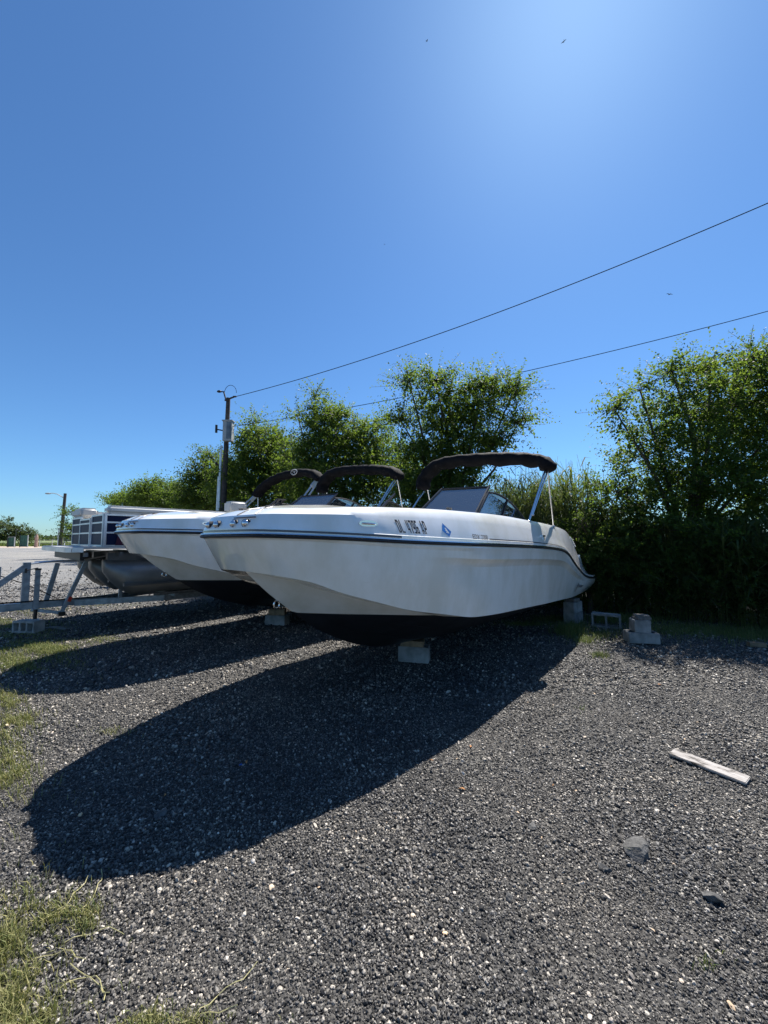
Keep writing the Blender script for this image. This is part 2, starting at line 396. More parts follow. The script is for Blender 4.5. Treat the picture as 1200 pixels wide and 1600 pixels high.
def stone_mat(name, stops, rough=.75, patch=True):
    m = bpy.data.materials.new(name); m.use_nodes = True; n = m.node_tree.nodes; l = m.node_tree.links; b = n['Principled BSDF']
    oi = n.new('ShaderNodeObjectInfo'); r = n.new('ShaderNodeValToRGB'); e = r.color_ramp.elements
    while len(e) < len(stops): e.new(.5)
    for i, (p, c) in enumerate(stops): e[i].position = p; e[i].color = (*c, 1)
    l.new(oi.outputs['Random'], r.inputs[0])
    t = n.new('ShaderNodeTexNoise'); t.inputs['Scale'].default_value = 1.7; t.inputs['Detail'].default_value = 5; l.new(oi.outputs['Location'], t.inputs['Vector'])
    r2 = n.new('ShaderNodeValToRGB'); r2.color_ramp.elements[0].position = .35; r2.color_ramp.elements[1].position = .68
    r2.color_ramp.elements[0].color = (.62, .62, .64, 1); r2.color_ramp.elements[1].color = (1.45, 1.36, 1.25, 1)
    l.new(t.outputs['Fac'], r2.inputs[0])
    mx = n.new('ShaderNodeMixRGB'); mx.blend_type = 'MULTIPLY'; mx.inputs[0].default_value = 1 if patch else 0
    l.new(r.outputs[0], mx.inputs[1]); l.new(r2.outputs[0], mx.inputs[2]); l.new(mx.outputs[0], b.inputs['Base Color'])
    b.inputs['Roughness'].default_value = rough; b.inputs['Specular IOR Level'].default_value = .45
    return m
def gravel():
    P = []; S = []
    for (d0, d1, dens, size) in ((.9, 1.9, 21000, .0038), (1.9, 2.8, 15000, .0042), (2.8, 4.2, 7500, .0052), (4.2, 6.2, 2600, .0075), (6.2, 9., 900, .010), (9., 14., 220, .014), (14, 22, 50, .018)):
        hw = d1*1.12+.9
        n = int(dens*(d1-d0)*2*hw); x = RNG.uniform(-hw, hw, n); y = RNG.uniform(d0, d1, n)
        k = (np.abs(x) < y*1.08+1.1) & (y < 22-RNG.uniform(0, 9, n)); x, y = x[k], y[k]
        s = size*np.minimum(np.exp(RNG.normal(0, .45, len(x))), 2.6)*(.95+.2*np.sin(1.7*x+2.1*y)*np.sin(2.6*x-1.3*y+1))
        P.append(np.stack([x, y, G(x, y)+s*.25], -1)); S.append(s)
    P = np.concatenate(P); S = np.concatenate(S); n = len(P)
    sc = S[:, None]*RNG.uniform(.5, 1.5, (n, 3)); sc[:, 2] *= .8
    rot = RNG.uniform(0, 6.28, (n, 3)); rot[:, :2] *= .5
    scatter_nodes('gravel', P, sc, rot, None, stone_mat('crushed_asphalt', [(0, (.010, .0098, .0098)), (.40, (.044, .043, .041)), (.74, (.105, .101, .096)), (.92, (.19, .18, .16)), (.985, (.42, .39, .34))], .5),
                  kind='stuff', label='loose dark crushed asphalt stones covering the lot')
    # pale shells and chips
    n = 3800; y = .9+RNG.uniform(0, 1, n)**1.5*15; x = RNG.uniform(-1, 1, n)*(y*1.1+.3)
    x2 = x; s = np.minimum(.0048*np.exp(RNG.normal(0, .42, n)), .0085)*(1+y*.12)
    P = np.stack([x2, y, G(x2, y)+s*.5], -1); sc = s[:, None]*RNG.uniform(.5, 1.7, (n, 3)); sc[:, 2] *= .45
    rot = RNG.uniform(0, 6.28, (n, 3)); rot[:, :2] *= .15
    scatter_nodes('pale_chips', P, sc, rot, None, stone_mat('pale_chip', [(0, (.16, .15, .14)), (.4, (.38, .35, .31)), (.8, (.6, .57, .52)), (1, (.62, .45, .28))]),
                  kind='stuff', label='scattered pale shell and stone chips in the gravel')
gravel()

def clods():
    P = []; S = []
    for (px, py, rx, ry, n) in ((640, 1200, 130, 40, 26), (760, 1290, 120, 60, 30), (520, 1260, 140, 50, 22), (930, 1400, 160, 90, 30), (780, 1430, 150, 90, 34), (350, 1240, 160, 70, 26), (600, 1480, 300, 80, 24), (120, 1290, 90, 50, 14), (900, 1180, 200, 60, 20)):
        for _ in range(n):
            x, y = ground_at(px+random.gauss(0, .5)*rx, py+random.gauss(0, .5)*ry); r = min(.013, .007*math.exp(random.gauss(0, .4))); P.append((x, y, float(G(x, y))+r*.4)); S.append([r*random.uniform(.8, 1.5), r*random.uniform(.7, 1.2), r*random.uniform(.5, .9)])
    P = np.array(P); S = np.array(S); rot = RNG.uniform(0, 6.28, P.shape); rot[:, :2] *= .1
    scatter_nodes('dark_clods', P, S, rot, None, stone_mat('dark_clod', [(0, (.012, .012, .012)), (.7, (.035, .034, .034)), (1, (.06, .058, .056))], .9, False), subdiv=1, kind='stuff', label='darker clods of broken asphalt churned up in the gravel')
clods()

# ------------------------------------------------------------------ boats
HD = R(49)
def frame_matrix(ox, oy, hd=HD, z=0., pitch=0.):
    # local x = aft, local y = starboard (away from the viewer), z up
    return Matrix.Translation((ox, oy, z)) @ Matrix.Rotation(hd, 4, 'Z') @ Matrix.Rotation(pitch, 4, 'Y')

def herm(x, xp, yp):
    xp = np.asarray(xp, float); yp = np.asarray(yp, float); x = np.asarray(x, float)
    d = np.diff(yp)/np.diff(xp); m = np.zeros_like(yp); m[0] = d[0]; m[-1] = d[-1]
    for i in range(1, len(yp)-1):
        if d[i-1]*d[i] > 0: m[i] = 2*d[i-1]*d[i]/(d[i-1]+d[i])
    i = np.clip(np.searchsorted(xp, x)-1, 0, len(xp)-2); h = xp[i+1]-xp[i]; t = np.clip((x-xp[i])/h, 0, 1)
    return yp[i]*(2*t**3-3*t**2+1)+m[i]*h*(t**3-2*t**2+t)+yp[i+1]*(-2*t**3+3*t**2)+m[i+1]*h*(t**3-t**2)

sR = [-.04, -.038, -.03, -.01, .06, .24, .45, .7, 1.0, 1.35, 1.75, 2.2, 2.8, 3.5, 4.2, 4.8, 5.2, 5.55, 5.9, 6.3, 6.8, 7.33]
wR = [0, .15, .30, .44, .57, .72, .86, .98, 1.075, 1.15, 1.205, 1.245, 1.265, 1.27, 1.27, 1.26, 1.25, 1.235, 1.215, 1.195, 1.18, 1.16]
sCc = [.10, .104, .12, .155, .22, .33, .5, .72, 1.0]+sR[9:]
wCc = [0, .14, .28, .415, .52, .64, .75, .87, .955, 1.03, 1.085, 1.125, 1.15, 1.155, 1.15, 1.13, 1.12, 1.11, 1.10, 1.08, 1.06, 1.03]
sIc = [.165, .168, .176, .2, .26, .36, .5, .7, .95]+sR[9:]
NT = len(sR); T = np.linspace(0, NT-1, (NT-1)*5+1); TI = np.arange(NT)
def zRf(s): return herm(s, [-.05, .5, 1.1, 2.2, 3.7, 4.56, 4.9, 5.15, 5.5, 6.0, 6.3, 6.63, 7, 7.34], [1.635, 1.61, 1.58, 1.545, 1.50, 1.455, 1.42, 1.36, 1.21, 1.03, .94, .88, .84, .82])
def zCf(s): return herm(s, [.05, .16, .36, .58, .87, 1.21, 1.62, 2.22, 3.74, 5, 6.2, 7.34], [1.348, 1.318, 1.262, 1.165, 1.07, .968, .885, .775, .69, .62, .57, .58])
def wIf(s): return herm(s, [.16, .2, .27, .38, .5, .7, .95, 1.25, 1.6, 2.2, 3, 5, 7.34], [0, .05, .11, .2, .32, .48, .67, .86, 1.02, 1.09, 1.12, 1.09, .99])
def zIf(s): return np.minimum(herm(s, [.16, .35, .56, .78, 1.02, 1.22, 1.41, 1.75, 2.2, 3.74, 7.34], [1.325, 1.27, 1.21, 1.13, 1.04, .97, .915, .84, .778, .675, .56]), zCf(s)+.02)
def zKf(s): return herm(s, [.16, .39, .65, 1.01, 1.57, 2.0, 2.6, 4, 7.34], [1.33, 1.12, .92, .67, .42, .31, .272, .27, .33])
def zWf(s): return herm(s, [0, 1.6, 2.2, 3.7, 7.34], [.915, .87, .78, .68, .57])
def zKn(s): return herm(s, [-.15, .4, 1.0, 1.7, 2.7, 3.9, 4.7, 5.2, 5.6, 6.0, 6.5, 6.9, 7.34], [1.80, 1.80, 1.795, 1.79, 1.77, 1.71, 1.64, 1.54, 1.38, 1.22, 1.02, .90, .86])
def zTp(s): return herm(s, [-.15, .42, .96, 1.8, 2.54, 3.9, 5.0, 5.6, 5.95, 6.25, 6.55, 6.85, 7.1, 7.34], [1.855, 1.86, 1.878, 1.895, 1.895, 1.86, 1.81, 1.75, 1.64, 1.46, 1.26, 1.06, .90, .87])

def rib(side=1):
    """port (side=-1 in local y) curves, each (nT,3) in local x=aft,y,z"""
    s = herm(T, TI, sR); w = herm(T, TI, wR)
    sc = herm(T, TI, sCc); wc = herm(T, TI, wCc); si = herm(T, TI, sIc)
    def V(s, w, z): return np.stack([s, side*w, z], -1)
    Rr = V(s, w, zRf(s)); C = V(sc, wc, zCf(sc))
    wi = np.minimum(wIf(si), wc-.004*(T > 1)); wi = np.maximum(wi, 0)
    I = V(si, wi, np.minimum(zIf(si), C[:, 2]+.02)); K = V(si, 0*si, np.minimum(zKf(si), I[:, 2]-1e-4))
    return s, w, Rr, C, I, K

def make_hull(parent):
    b = MB()
    for side in (-1, 1):
        s, w, Rr, C, I, K = rib(side); n = len(T)
        rows = []; mats = []
        # topside rows from rail to chine with a moulded step aft
        vs = [0, .05, .10, .20, .23, .27, .31, .45, .6, .75, .9, 1.]
        for v in vs:
            P = Rr*(1-v)+C*v
            bul = .035*math.sin(math.pi*min(1, v*1.05))*np.clip((s-.1)/1.2, 0.08, 1)
            nrm = np.stack([np.gradient(Rr[:, 1]), -np.gradient(Rr[:, 0]), 0*s], -1)*(-1)
            nrm = nrm/np.maximum(1e-6, np.linalg.norm(nrm[:, :2], axis=1))[:, None]
            nrm *= np.sign((nrm[:, 1:2]*side)+1e-9)
            nrm[0] = (-1, 0, 0)
            f = herm(s, [-.2, 1.1, 2.2, 5.4, 5.9, 6.6, 7.4], [0, 0, .05, .05, .04, 0, 0])
            rec = f*herm(np.array([v]), [0, .21, .24, .32, .5, .8, 1], [0, 0, .55, 1, .8, .3, 0])[0] if v > 0 else 0*s
            lip = .012 if .01 < v < .08 else 0
            P = P+nrm*(bul-rec+lip)[:, None]
            rows.append(P); mats.append(0)
        rows.append(I); mats.append(0)
        zw = np.clip((I[:, 2]-zWf(I[:, 0]))/np.maximum(I[:, 2]-K[:, 2], 1e-5), 0, 1)
        W = I+(K-I)*zw[:, None]
        rows.append(I*.5+W*.5); rows.append(W); mats += [0, 0]
        for q in (.22, .26, .55, .59, 1.):
            P = W+(K-W)*q
            P[:, 2] -= (.028 if q in (.22, .55) else (.0 if q < 1 else 0))*np.clip((s-1.0)/1.2, 0, 1)
            P[:, 2] -= .03*math.sin(math.pi*q)*np.clip((s-.8)/1., 0, 1)
            rows.append(P); mats.append(1)
        A = np.array(rows); base = len(b.v); nr = len(rows)
        b.v += [tuple(q) for q in A.reshape(-1, 3)]
        for r in range(nr-1):
            for t in range(n-1):
                f = (base+r*n+t, base+r*n+t+1, base+(r+1)*n+t+1, base+(r+1)*n+t)
                b.f.append(f if side > 0 else f[::-1]); b.mi.append(mats[r+1])
        # transom
        e = [base+r*n+n-1 for r in range(nr)]
        if side == -1: e1 = e
        else:
            b.f.append(tuple(e1+e[::-1][1:])); b.mi.append(1)
    o = b.build('hull', [M['gel'], M['black_bottom']], parent, smooth=17, weld=True)
    key = lambda v: (round(v[0], 3), round(v[1], 3), round(v[2], 3)); sets = [set(), set()]
    for side in (-1, 1):
        s, w, Rr, C, I, K = rib(side)
        sets[0].update(key(q) for q in C); sets[1].update(key(q) for q in I)
    me = o.data; kk = [key(v.co) for v in me.vertices]; c_ = [[k in st for k in kk] for st in sets]
    for e in me.edges:
        i, j = e.vertices
        if (c_[0][i] and c_[0][j]) or (c_[1][i] and c_[1][j] and me.vertices[i].co.x < 1.7): e.use_edge_sharp = True
    return o

def cap_curves(side):
    s, w, Rr, C, I, K = rib(side)
    F = np.clip((.62-s)/.5, 0, 1); F = F*F*(3-2*F)
    def off(d, z, ds=0.):
        g = np.stack([np.gradient(Rr[:, 0]), np.gradient(Rr[:, 1])], -1); g /= np.maximum(1e-6, np.linalg.norm(g, axis=1))[:, None]
        nn = np.stack([-g[:, 1], g[:, 0]], -1); nn *= np.sign(-nn[:, 1:2]*side+1e-9)
        nn[0] = (1, 0)
        d = d+0*s
        q = np.stack([Rr[:, 0]+ds*F+nn[:, 0]*d*(1-F), Rr[:, 1]+nn[:, 1]*d*(1-F)-side*F*np.minimum(d, abs(Rr[:, 1])*d*2.2)], -1)
        q[:, 1] = np.where(q[:, 1]*side < 0, 0, q[:, 1]); q[0, 1] = 0
        return np.stack([q[:, 0], q[:, 1], z], -1)
    zr = Rr[:, 2]; g_ = np.stack([np.gradient(Rr[:, 0]), np.gradient(Rr[:, 1])], -1); g_ /= np.maximum(1e-6, np.linalg.norm(g_, axis=1))[:, None]; fr = np.abs(g_[:, 1])**2.5; fa = np.clip((s-.45)/.5, 0, 1)
    kn = np.maximum(zKn(s), zr+.055); tp = np.maximum(zTp(s), kn+.01)
    return s, [off(.0, zr+.012), off(.002, zr+.05), off(.012, zr+.055), off(.022+.008*fa, zr*.5+kn*.5+.01, .02), off(.034+.034*fa, kn, .06), off(.075+.02*fa, kn*.35+tp*.65, .135), off(.115+.02*fa, tp, .175), off(.29, tp+.02, .30)]
def make_cap(parent):
    b = MB(); inn = {}
    for side in (-1, 1):
        s, rows = cap_curves(side); n = len(s); base = len(b.v)
        t0, t1 = None, None
        inner = rows[-1].copy(); wall = inner.copy(); wall[:, 2] = np.minimum(inner[:, 2]-.02, 1.30)
        wall[:, 1] -= side*.02
        rows = rows+[wall]
        A = np.array(rows); b.v += [tuple(q) for q in A.reshape(-1, 3)]
        for r in range(len(rows)-1):
            for t in range(n-1):
                if r == len(rows)-2 and not (.62 < s[t] < 5.55): continue
                f = (base+r*n+t, base+(r+1)*n+t, base+(r+1)*n+t+1, base+r*n+t+1)
                b.f.append(f if side > 0 else f[::-1]); b.mi.append(0)
        inn[side] = [base+(len(rows)-2)*n+t for t in range(n)]
        end = [base+r*n+n-1 for r in range(len(rows)-1)]
        inn[(side, 'e')] = end
    n = len(T)
    def crown(t):
        i, j = inn[-1][t], inn[1][t]; a_, c_ = Vector(b.v[i]), Vector(b.v[j]); out = [i]
        for q in (.25, .5, .75):
            p = a_.lerp(c_, q); p.z += .05*4*q*(1-q)*min(1, (c_-a_).length); b.v.append(tuple(p)); out.append(len(b.v)-1)
        return out+[j]
    for lo, hi in ((0, max(t for t in range(n) if s[t] <= .66)), (min(t for t in range(n) if s[t] >= 5.55), n-1)):
        prev = crown(lo)
        for t in range(lo+1, hi+1):
            cur = crown(t)
            for k in range(4): b.f.append((prev[k], prev[k+1], cur[k+1], cur[k])); b.mi.append(0)
            prev = cur
    b.f.append(tuple(inn[(-1, 'e')]+inn[(1, 'e')][::-1])); b.mi.append(0)
    return b.build('deck_cap', M['gelc'], parent, smooth=30, weld=True)

def cap_pt(s, v, out=.003, side=-1):
    """point on the port cap side panel; v 0 at the rail reveal, 1 at the knuckle"""
    ss, rows = CAPC[side]; r = [rows[2], rows[3], rows[4]]
    def pick(row):
        return np.array([np.interp(s, row[:, 0], row[:, k]) for k in range(3)])
    P = [pick(q) for q in r]
    p = P[0]*(1-2*v)+P[1]*2*v if v < .5 else P[1]*(2-2*v)+P[2]*(2*v-1)
    p = p.copy(); t = pick(rows[3]); t2 = np.array([np.interp(s+.1, rows[3][:, 0], rows[3][:, k]) for k in range(3)])-t
    nrm = np.array([-t2[1], t2[0], .0]); nrm = nrm/np.linalg.norm(nrm); nrm = nrm*np.sign(nrm[1]*side)
    return tuple(p+nrm*out)
CAPC = {sd_: cap_curves(sd_) for sd_ in (-1, 1)}

def strip_along(name, mats, parent, prof, smax=7.4, smin=-1, fn=None, smooth=30):
    """prof: list of (outward, dz) closed section swept along both rail curves"""
    b = MB()
    for side in (-1, 1):
        s, w, Rr, C, I, K = rib(side)
        g = np.stack([np.gradient(Rr[:, 0]), np.gradient(Rr[:, 1])], -1); g /= np.maximum(1e-6, np.linalg.norm(g, axis=1))[:, None]
        nn = np.stack([g[:, 1], -g[:, 0]], -1); nn *= np.sign(nn[:, 1:2]*side+1e-9); nn[0] = (-1, 0)
        idx = [t for t in range(len(s)) if smin <= s[t] <= smax]; m = len(prof); base = len(b.v)
        for t in idx:
            for o_, dz in prof: b.v.append((Rr[t, 0]+nn[t, 0]*o_, Rr[t, 1]+nn[t, 1]*o_, Rr[t, 2]+dz))
        for i in range(len(idx)-1):
            for k in range(m):
                f = (base+i*m+k, base+(i+1)*m+k, base+(i+1)*m+(k+1) % m, base+i*m+(k+1) % m)
                b.f.append(f if side < 0 else f[::-1]); b.mi.append(0)
        b.f.append(tuple(base+(len(idx)-1)*m+k for k in range(m))); b.mi.append(0)
    return b.build(name, mats, parent, smooth=smooth, weld=True)

def frame_and_pane(poly, parent, thick=.03, name='windscreen_panel', post=None):
    """poly: 3D points around; frame tubes + pane"""
    fb = MB(); n = len(poly)
    for i in range(n): fb.tube([poly[i], poly[(i+1) % n]], thick/2, 6)
    for i in range(n): fb.sphere(poly[i], thick*.55, 6, 4)
    if post: fb.bar(post[0], post[1], .018, .03)
    f = fb.build(name, M['blackframe'], parent, smooth=40)
    pb = MB(); pb.prism(poly, (.004, 0, .002)); pb.build('pane', M['glass'], f, fix=True)
    return f

def bimini(parent, pts, r_h=.15, feet=None, name='bimini_boot'):
    b = MB(); m = len(pts); pts = [Vector(p) for p in pts]
    # densify
    P = []
    for i in range(m-1):
        for q in range(5):
            t = q/5.; p0 = pts[max(i-1, 0)]; p1 = pts[i]; p2 = pts[i+1]; p3 = pts[min(i+2, m-1)]
            P.append(.5*((2*p1)+(-p0+p2)*t+(2*p0-5*p1+4*p2-p3)*t*t+(-p0+3*p1-3*p2+p3)*t**3))
    P.append(pts[-1]); n = 14; vs = []; rs = random.Random(3)
    for i, p in enumerate(P):
        d = (P[min(i+1, len(P)-1)]-P[max(i-1, 0)]).normalized(); x = Vector((1, 0, 0)); y = d.cross(x).normalized()
        if y.z < 0: y = -y
        e = min(i, len(P)-1-i); k = (.72, .9, 1.)[min(e, 2)]
        for a in range(n):
            th = 2*math.pi*a/n; wob = 1+.07*math.sin(i*1.9+a*1.3)+rs.uniform(-.05, .05)
            cx, cy = math.cos(th), math.sin(th)
            sag = .02*math.sin(i*1.1) if cy < 0 else 0
            vs.append(p+x*(cx*.17*wob*k)+y*((math.copysign(abs(cy)**.75, cy)*r_h*wob+sag)*k))
    fs = [(i*n+k, i*n+(k+1) % n, (i+1)*n+(k+1) % n, (i+1)*n+k) for i in range(len(P)-1) for k in range(n)]
    fs += [tuple(range(n))[::-1], tuple((len(P)-1)*n+k for k in range(n))]
    b.add(vs, fs)
    return b.build(name, M['canvas'], parent, smooth='all', fix=True)

def make_boat(label, numbers=True, group='white deck boats on blocks'):
    root = empty('deck_boat', (0, 0, 0), label=label, cat='boat', group=group)
    hull = make_hull(root); cap = make_cap(root)
    rr = strip_along('rub_rail', M['rubber'], root, [(.0, -.020), (.020, -.017), (.026, -.006), (.020, .004), (.0, .006)])
    strip_along('rail_insert', M['steel'], rr, [(.0, .0065), (.018, .0065), (.023, .011), (.018, .020), (.0, .020)])
    strip_along('navy_stripe', M['navy'], root, [(.0, .030), (.0045, .030), (.0045, .046), (.0, .046)], smax=1.0)
    strip_along('accent_stripe', M['inkgrey'], root, [(.0, .052), (.004, .052), (.004, .060), (.0, .060)], smin=2.35, smax=6.7) if False else None
    # hull moulding line just under the rail
    # cockpit floor
    s, rows = CAPC[-1]; b = MB(); pts = [(q[0], q[1]+.03, 1.29) for q, ss in zip(rows[-1], s) if .62 < ss < 5.6]
    pts2 = [(q[0], -q[1], q[2]) for q in pts][::-1]
    b.add(pts+pts2, [tuple(range(len(pts)+len(pts2)))]); b.add([(pts[0][0]-.0, pts[0][1], 1.80), (pts[0][0], -pts[0][1], 1.80), (pts[0][0], -pts[0][1], 1.28), pts[0]], [(0, 1, 2, 3)])
    b.build('cockpit_floor', M['darkint'], root)
    # bow seats, helm, seats
    for sd_ in (-1, 1):
        b = MB(); b.box((1.55, sd_*.68, 1.46), (1.5, .42, .34)); b.build('bow_seat', M['cream'], root)
        b = MB(); b.prism([(2.5, sd_*.38, 1.29), (2.5, sd_*.38, 1.88), (2.95, sd_*.38, 1.90), (3.25, sd_*.38, 1.62), (3.25, sd_*.38, 1.29)], (0, sd_*.5, 0))
        c_ = b.build('console', M['gelc'], root, fix=True)
        b = MB(); b.box((3.95, sd_*.62, 1.5), (.5, .5, .42)); b.box((4.22, sd_*.62, 1.74), (.12, .5, .4)); b.build('helm_seat', M['cream'], root)
    b = MB(); pts = [(3.2+.06*math.cos(a_)*.8, .62+.19*math.sin(a_), 1.86+.19*math.cos(a_)) for a_ in np.linspace(0, 2*math.pi, 19)]
    b.tube(pts, .014, 6, cap=False); b.tube([(3.0, .62, 1.78), (3.2, .62, 1.86)], .03, 6)
    for k in range(3):
        a_ = k*2.09; b.tube([(3.2, .62, 1.86), (3.2+.05*math.cos(a_), .62+.19*math.sin(a_), 1.86+.19*math.cos(a_))], .012, 5)
    b.build('steering_wheel', M['white'], root, smooth=50)
    # windscreen
    ws = empty('windscreen', (2.6, 0, 1.9)); ws.parent = root
    off = Vector((2.6, 0, 1.9))
    for sd_ in (-1, 1):
        q = [(2.26, sd_*.37, 1.945), (2.70, sd_*.88, 1.905), (3.16, sd_*.855, 2.325), (2.70, sd_*.40, 2.255)]
        q = [Vector(v) for v in q]; nn_ = (q[1]-q[0]).cross(q[3]-q[0]).normalized(); q[2] = q[2]-nn_*nn_.dot(q[2]-q[0])
        frame_and_pane([tuple(v-off) for v in q], ws, .034)
        arc = [(2.74, sd_*.895, 1.905)]
        for t_ in np.linspace(0, 1, 8):
            arc.append((3.08+(4.0-3.08)*t_, sd_*(.88+.12*t_), 2.215-(2.215-1.875)*t_**1.9+.02*math.sin(math.pi*t_)))
        frame_and_pane([tuple(Vector(v)-off) for v in arc], ws, .03, 'side_wing', post=(tuple(Vector((3.32, sd_*.95, 1.90))-off), tuple(Vector((3.52, sd_*.935, 2.13))-off)))
    # coaming under the windscreen
    for sd_ in (-1, 1):
        b = MB(); b.tube([(2.2, sd_*.36, 1.90), (2.72, sd_*.9, 1.885), (3.4, sd_*.965, 1.875), (4.05, sd_*1.0, 1.855)], .03, 6); b.build('screen_base', M['gelc'], root, smooth=50)
    # bimini
    bm_ = empty('bimini_top', (4.5, 0, 1.85)); bm_.parent = root; off = Vector((4.5, 0, 1.85))
    arch = [(4.62, -1.19, 2.68), (4.61, -1.11, 2.80), (4.60, -.9, 2.88), (4.6, -.45, 2.96), (4.6, 0, 3.01), (4.58, .45, 3.04), (4.55, .85, 3.00), (4.50, 1.08, 2.82), (4.46, 1.17, 2.56)]
    bimini(bm_, [tuple(Vector(v)-off) for v in arch], .108)
    for sd_ in (-1, 1):
        dz = -.04 if sd_ == -1 else -.12
        for (f0, f1, r_) in (((3.80, sd_*1.13, 1.86), (4.56, sd_*1.13, 2.74+dz), .016), ((3.90, sd_*1.145, 1.95), (4.60, sd_*1.15, 2.72+dz), .012), ((4.86, sd_*1.13, 1.81), (4.62, sd_*1.14, 2.70+dz), .012)):
            b = MB(); b.tube([tuple(Vector(f0)-off), tuple(Vector(f1)-off)], r_, 8); b.sphere(tuple(Vector(f0)-off), .03, 8, 4, (1.3, 1, .5)); b.build('bimini_pole', M['steel'], bm_, smooth=50)
    # docking lights in the bow face, each a recess with a chrome eyeball
    for sd_ in (-1, 1):
        for ww in (.15, .32):
            ss, rw = CAPC[sd_]
            i = int(np.argmin(abs(rw[3][:, 1]-sd_*ww))); p0 = rw[3][i]; px_, py_, pz_ = p0[0], p0[1], p0[2]+.0
            dirn = Vector((-1, sd_*.45*(ww/.3), 0)).normalized()
            b = MB(); c_ = Vector((px_, py_, pz_))+dirn*.006
            side_ = dirn.cross(Vector((0, 0, 1)))
            ring = [c_+side_*(.044*math.cos(a_))+Vector((0, 0, .037*math.sin(a_))) for a_ in np.linspace(0, 2*math.pi, 17)[:-1]]
            b.prism(ring, tuple(-dirn*.03)); lb = b.build('docking_light', M['rubber'], root, fix=True)
            b = MB(); cc = c_+dirn*.004; b.sphere(tuple(cc), .031, 12, 8); b.build('chrome_lens', M['steel'], lb, smooth=60)
    # hatch joints on the bow: dark recessed seams
    b = MB()
    for ww in (.10, .36):
        ss, rw = CAPC[-1]; j = int(np.argmin(abs(rw[4][:, 1]+ww)))
        P = [Vector(rw[k][j]) for k in (4, 5, 6, 7)]+[Vector(rw[7][j])+Vector((.22, .02, .01))]
        P = [q+Vector((-.003, -.001, .0025)) for q in P]; b.tube(P, .0035, 4)
    P = [Vector(CAPC[-1][1][4][int(np.argmin(abs(CAPC[-1][1][4][:, 1]+w_)))])*.4+Vector(CAPC[-1][1][3][int(np.argmin(abs(CAPC[-1][1][3][:, 1]+w_)))])*.6+Vector((-.004, -.002, .02)) for w_ in (.12, .18, .24, .30, .36, .40)]
    b.tube(P, .006, 5)
    b.build('hatch_seam', M['inkgrey'], root)
    # cleats, fittings
    for (x_, y_, z_) in ((.34, -.10, 1.872), (.34, .36, 1.872), (1.9, -1.0, 1.905), (1.9, 1.0, 1.905)):
        b = MB(); b.tube([(x_-.02, y_, z_), (x_-.02, y_, z_+.02)], .008, 6); b.tube([(x_+.02, y_, z_), (x_+.02, y_, z_+.02)], .008, 6)
        b.tube([(x_-.05, y_, z_+.018), (x_-.03, y_, z_+.025), (x_+.03, y_, z_+.025), (x_+.05, y_, z_+.018)], .009, 6); b.build('cleat', M['blackframe'], root, smooth=50)
    for sd_ in (-1, 1):
        q = cap_pt(.64, .62, .004, sd_); q2 = cap_pt(.79, .62, .004, sd_); c_ = (Vector(q)+Vector(q2))/2; b = MB(); d_ = (Vector(q2)-Vector(q)).normalized(); 
        b.add([], []); 
        ring = [c_+d_*(.085*math.cos(a_))+Vector((0, 0, .028*math.sin(a_))) for a_ in np.linspace(0, 2*math.pi, 21)[:-1]]
        outw = Vector((-d_.y, d_.x, 0)); outw *= (1 if outw.y*sd_ > 0 else -1)
        b.prism(ring, tuple(outw*.004)); pl = b.build('nav_light', M['steel'], root, fix=True, smooth=40)
        b = MB(); b.tube([tuple(c_-d_*.06+outw*.008), tuple(c_-d_*.03+outw*.022), tuple(c_+d_*.03+outw*.022), tuple(c_+d_*.06+outw*.008)], .009, 6); b.build('pull_up_bar', M['steel'], pl, smooth=50)
        q = cap_pt(4.05, .75, .012, sd_); b = MB(); b.box((q[0], q[1], q[2]), (.11, .03, .022)); b.box((q[0]+.01, q[1], q[2]-.03), (.03, .02, .05)); b.build('stern_cleat', M['steel'], root)
    # bow eye
    b = MB(); pts = [(.545+.03*math.sin(a_), 0, 1.03+.034*math.cos(a_)) for a_ in np.linspace(0, 2*math.pi, 13)]
    b.tube([(q[0]-.055, q[1], q[2]-.03) for q in pts], .007, 6, cap=False); b.build('bow_eye', M['steel'], root, smooth=50)
    # stern step and wing vent
    for sd_ in (-1, 1):
        b = MB(); b.prism([(6.50, sd_*1.05, 1.12), (6.66, sd_*1.05, 1.30), (6.86, sd_*1.05, 1.03), (6.94, sd_*1.05, .91), (6.55, sd_*1.05, .95)], (0, -sd_*.16, 0)); b.build('stern_step', M['gelc'], root, fix=True)
        b = MB()
        for k in range(5):
            x_ = 5.93+.06*k; b.bar((x_, sd_*1.10, float(zTp(x_))-.05), (x_+.03, sd_*1.06, float(zTp(x_))+.0), .012, .03)
        b.build('wing_vent', M['greybox'], root)
    b = MB(); b.box((7.25, 0, .845), (.42, 1.9, .05)); b.build('swim_platform', M['gelc'], root)
    # sterndrive
    b = MB(); b.prism([(7.33, -.12, .35), (7.55, -.12, .40), (7.62, -.12, .62), (7.5, -.12, .75), (7.33, -.12, .72)], (0, .24, 0)); b.bar((7.48, 0, .45), (7.48, 0, .12), .1, .16); b.tube([(7.36, 0, .2), (7.62, 0, .2)], [.05, .07], 10)
    b.build('stern_drive', M['rubber'], root, fix=True)
    # lettering
    def letters(body, s0, s1, v0, v1, m, name, shear=0., sub=None):
        V, F = text_mesh(body, 1., 0., .016 if name[0] == 'r' else .008); b = MB()
        b.add([cap_pt(s0+(s1-s0)*u-(shear*(1-vv)), v0+(v1-v0)*vv, .0035) for u, vv in V], F); return b.build(name, m, root, **(sub or {}))
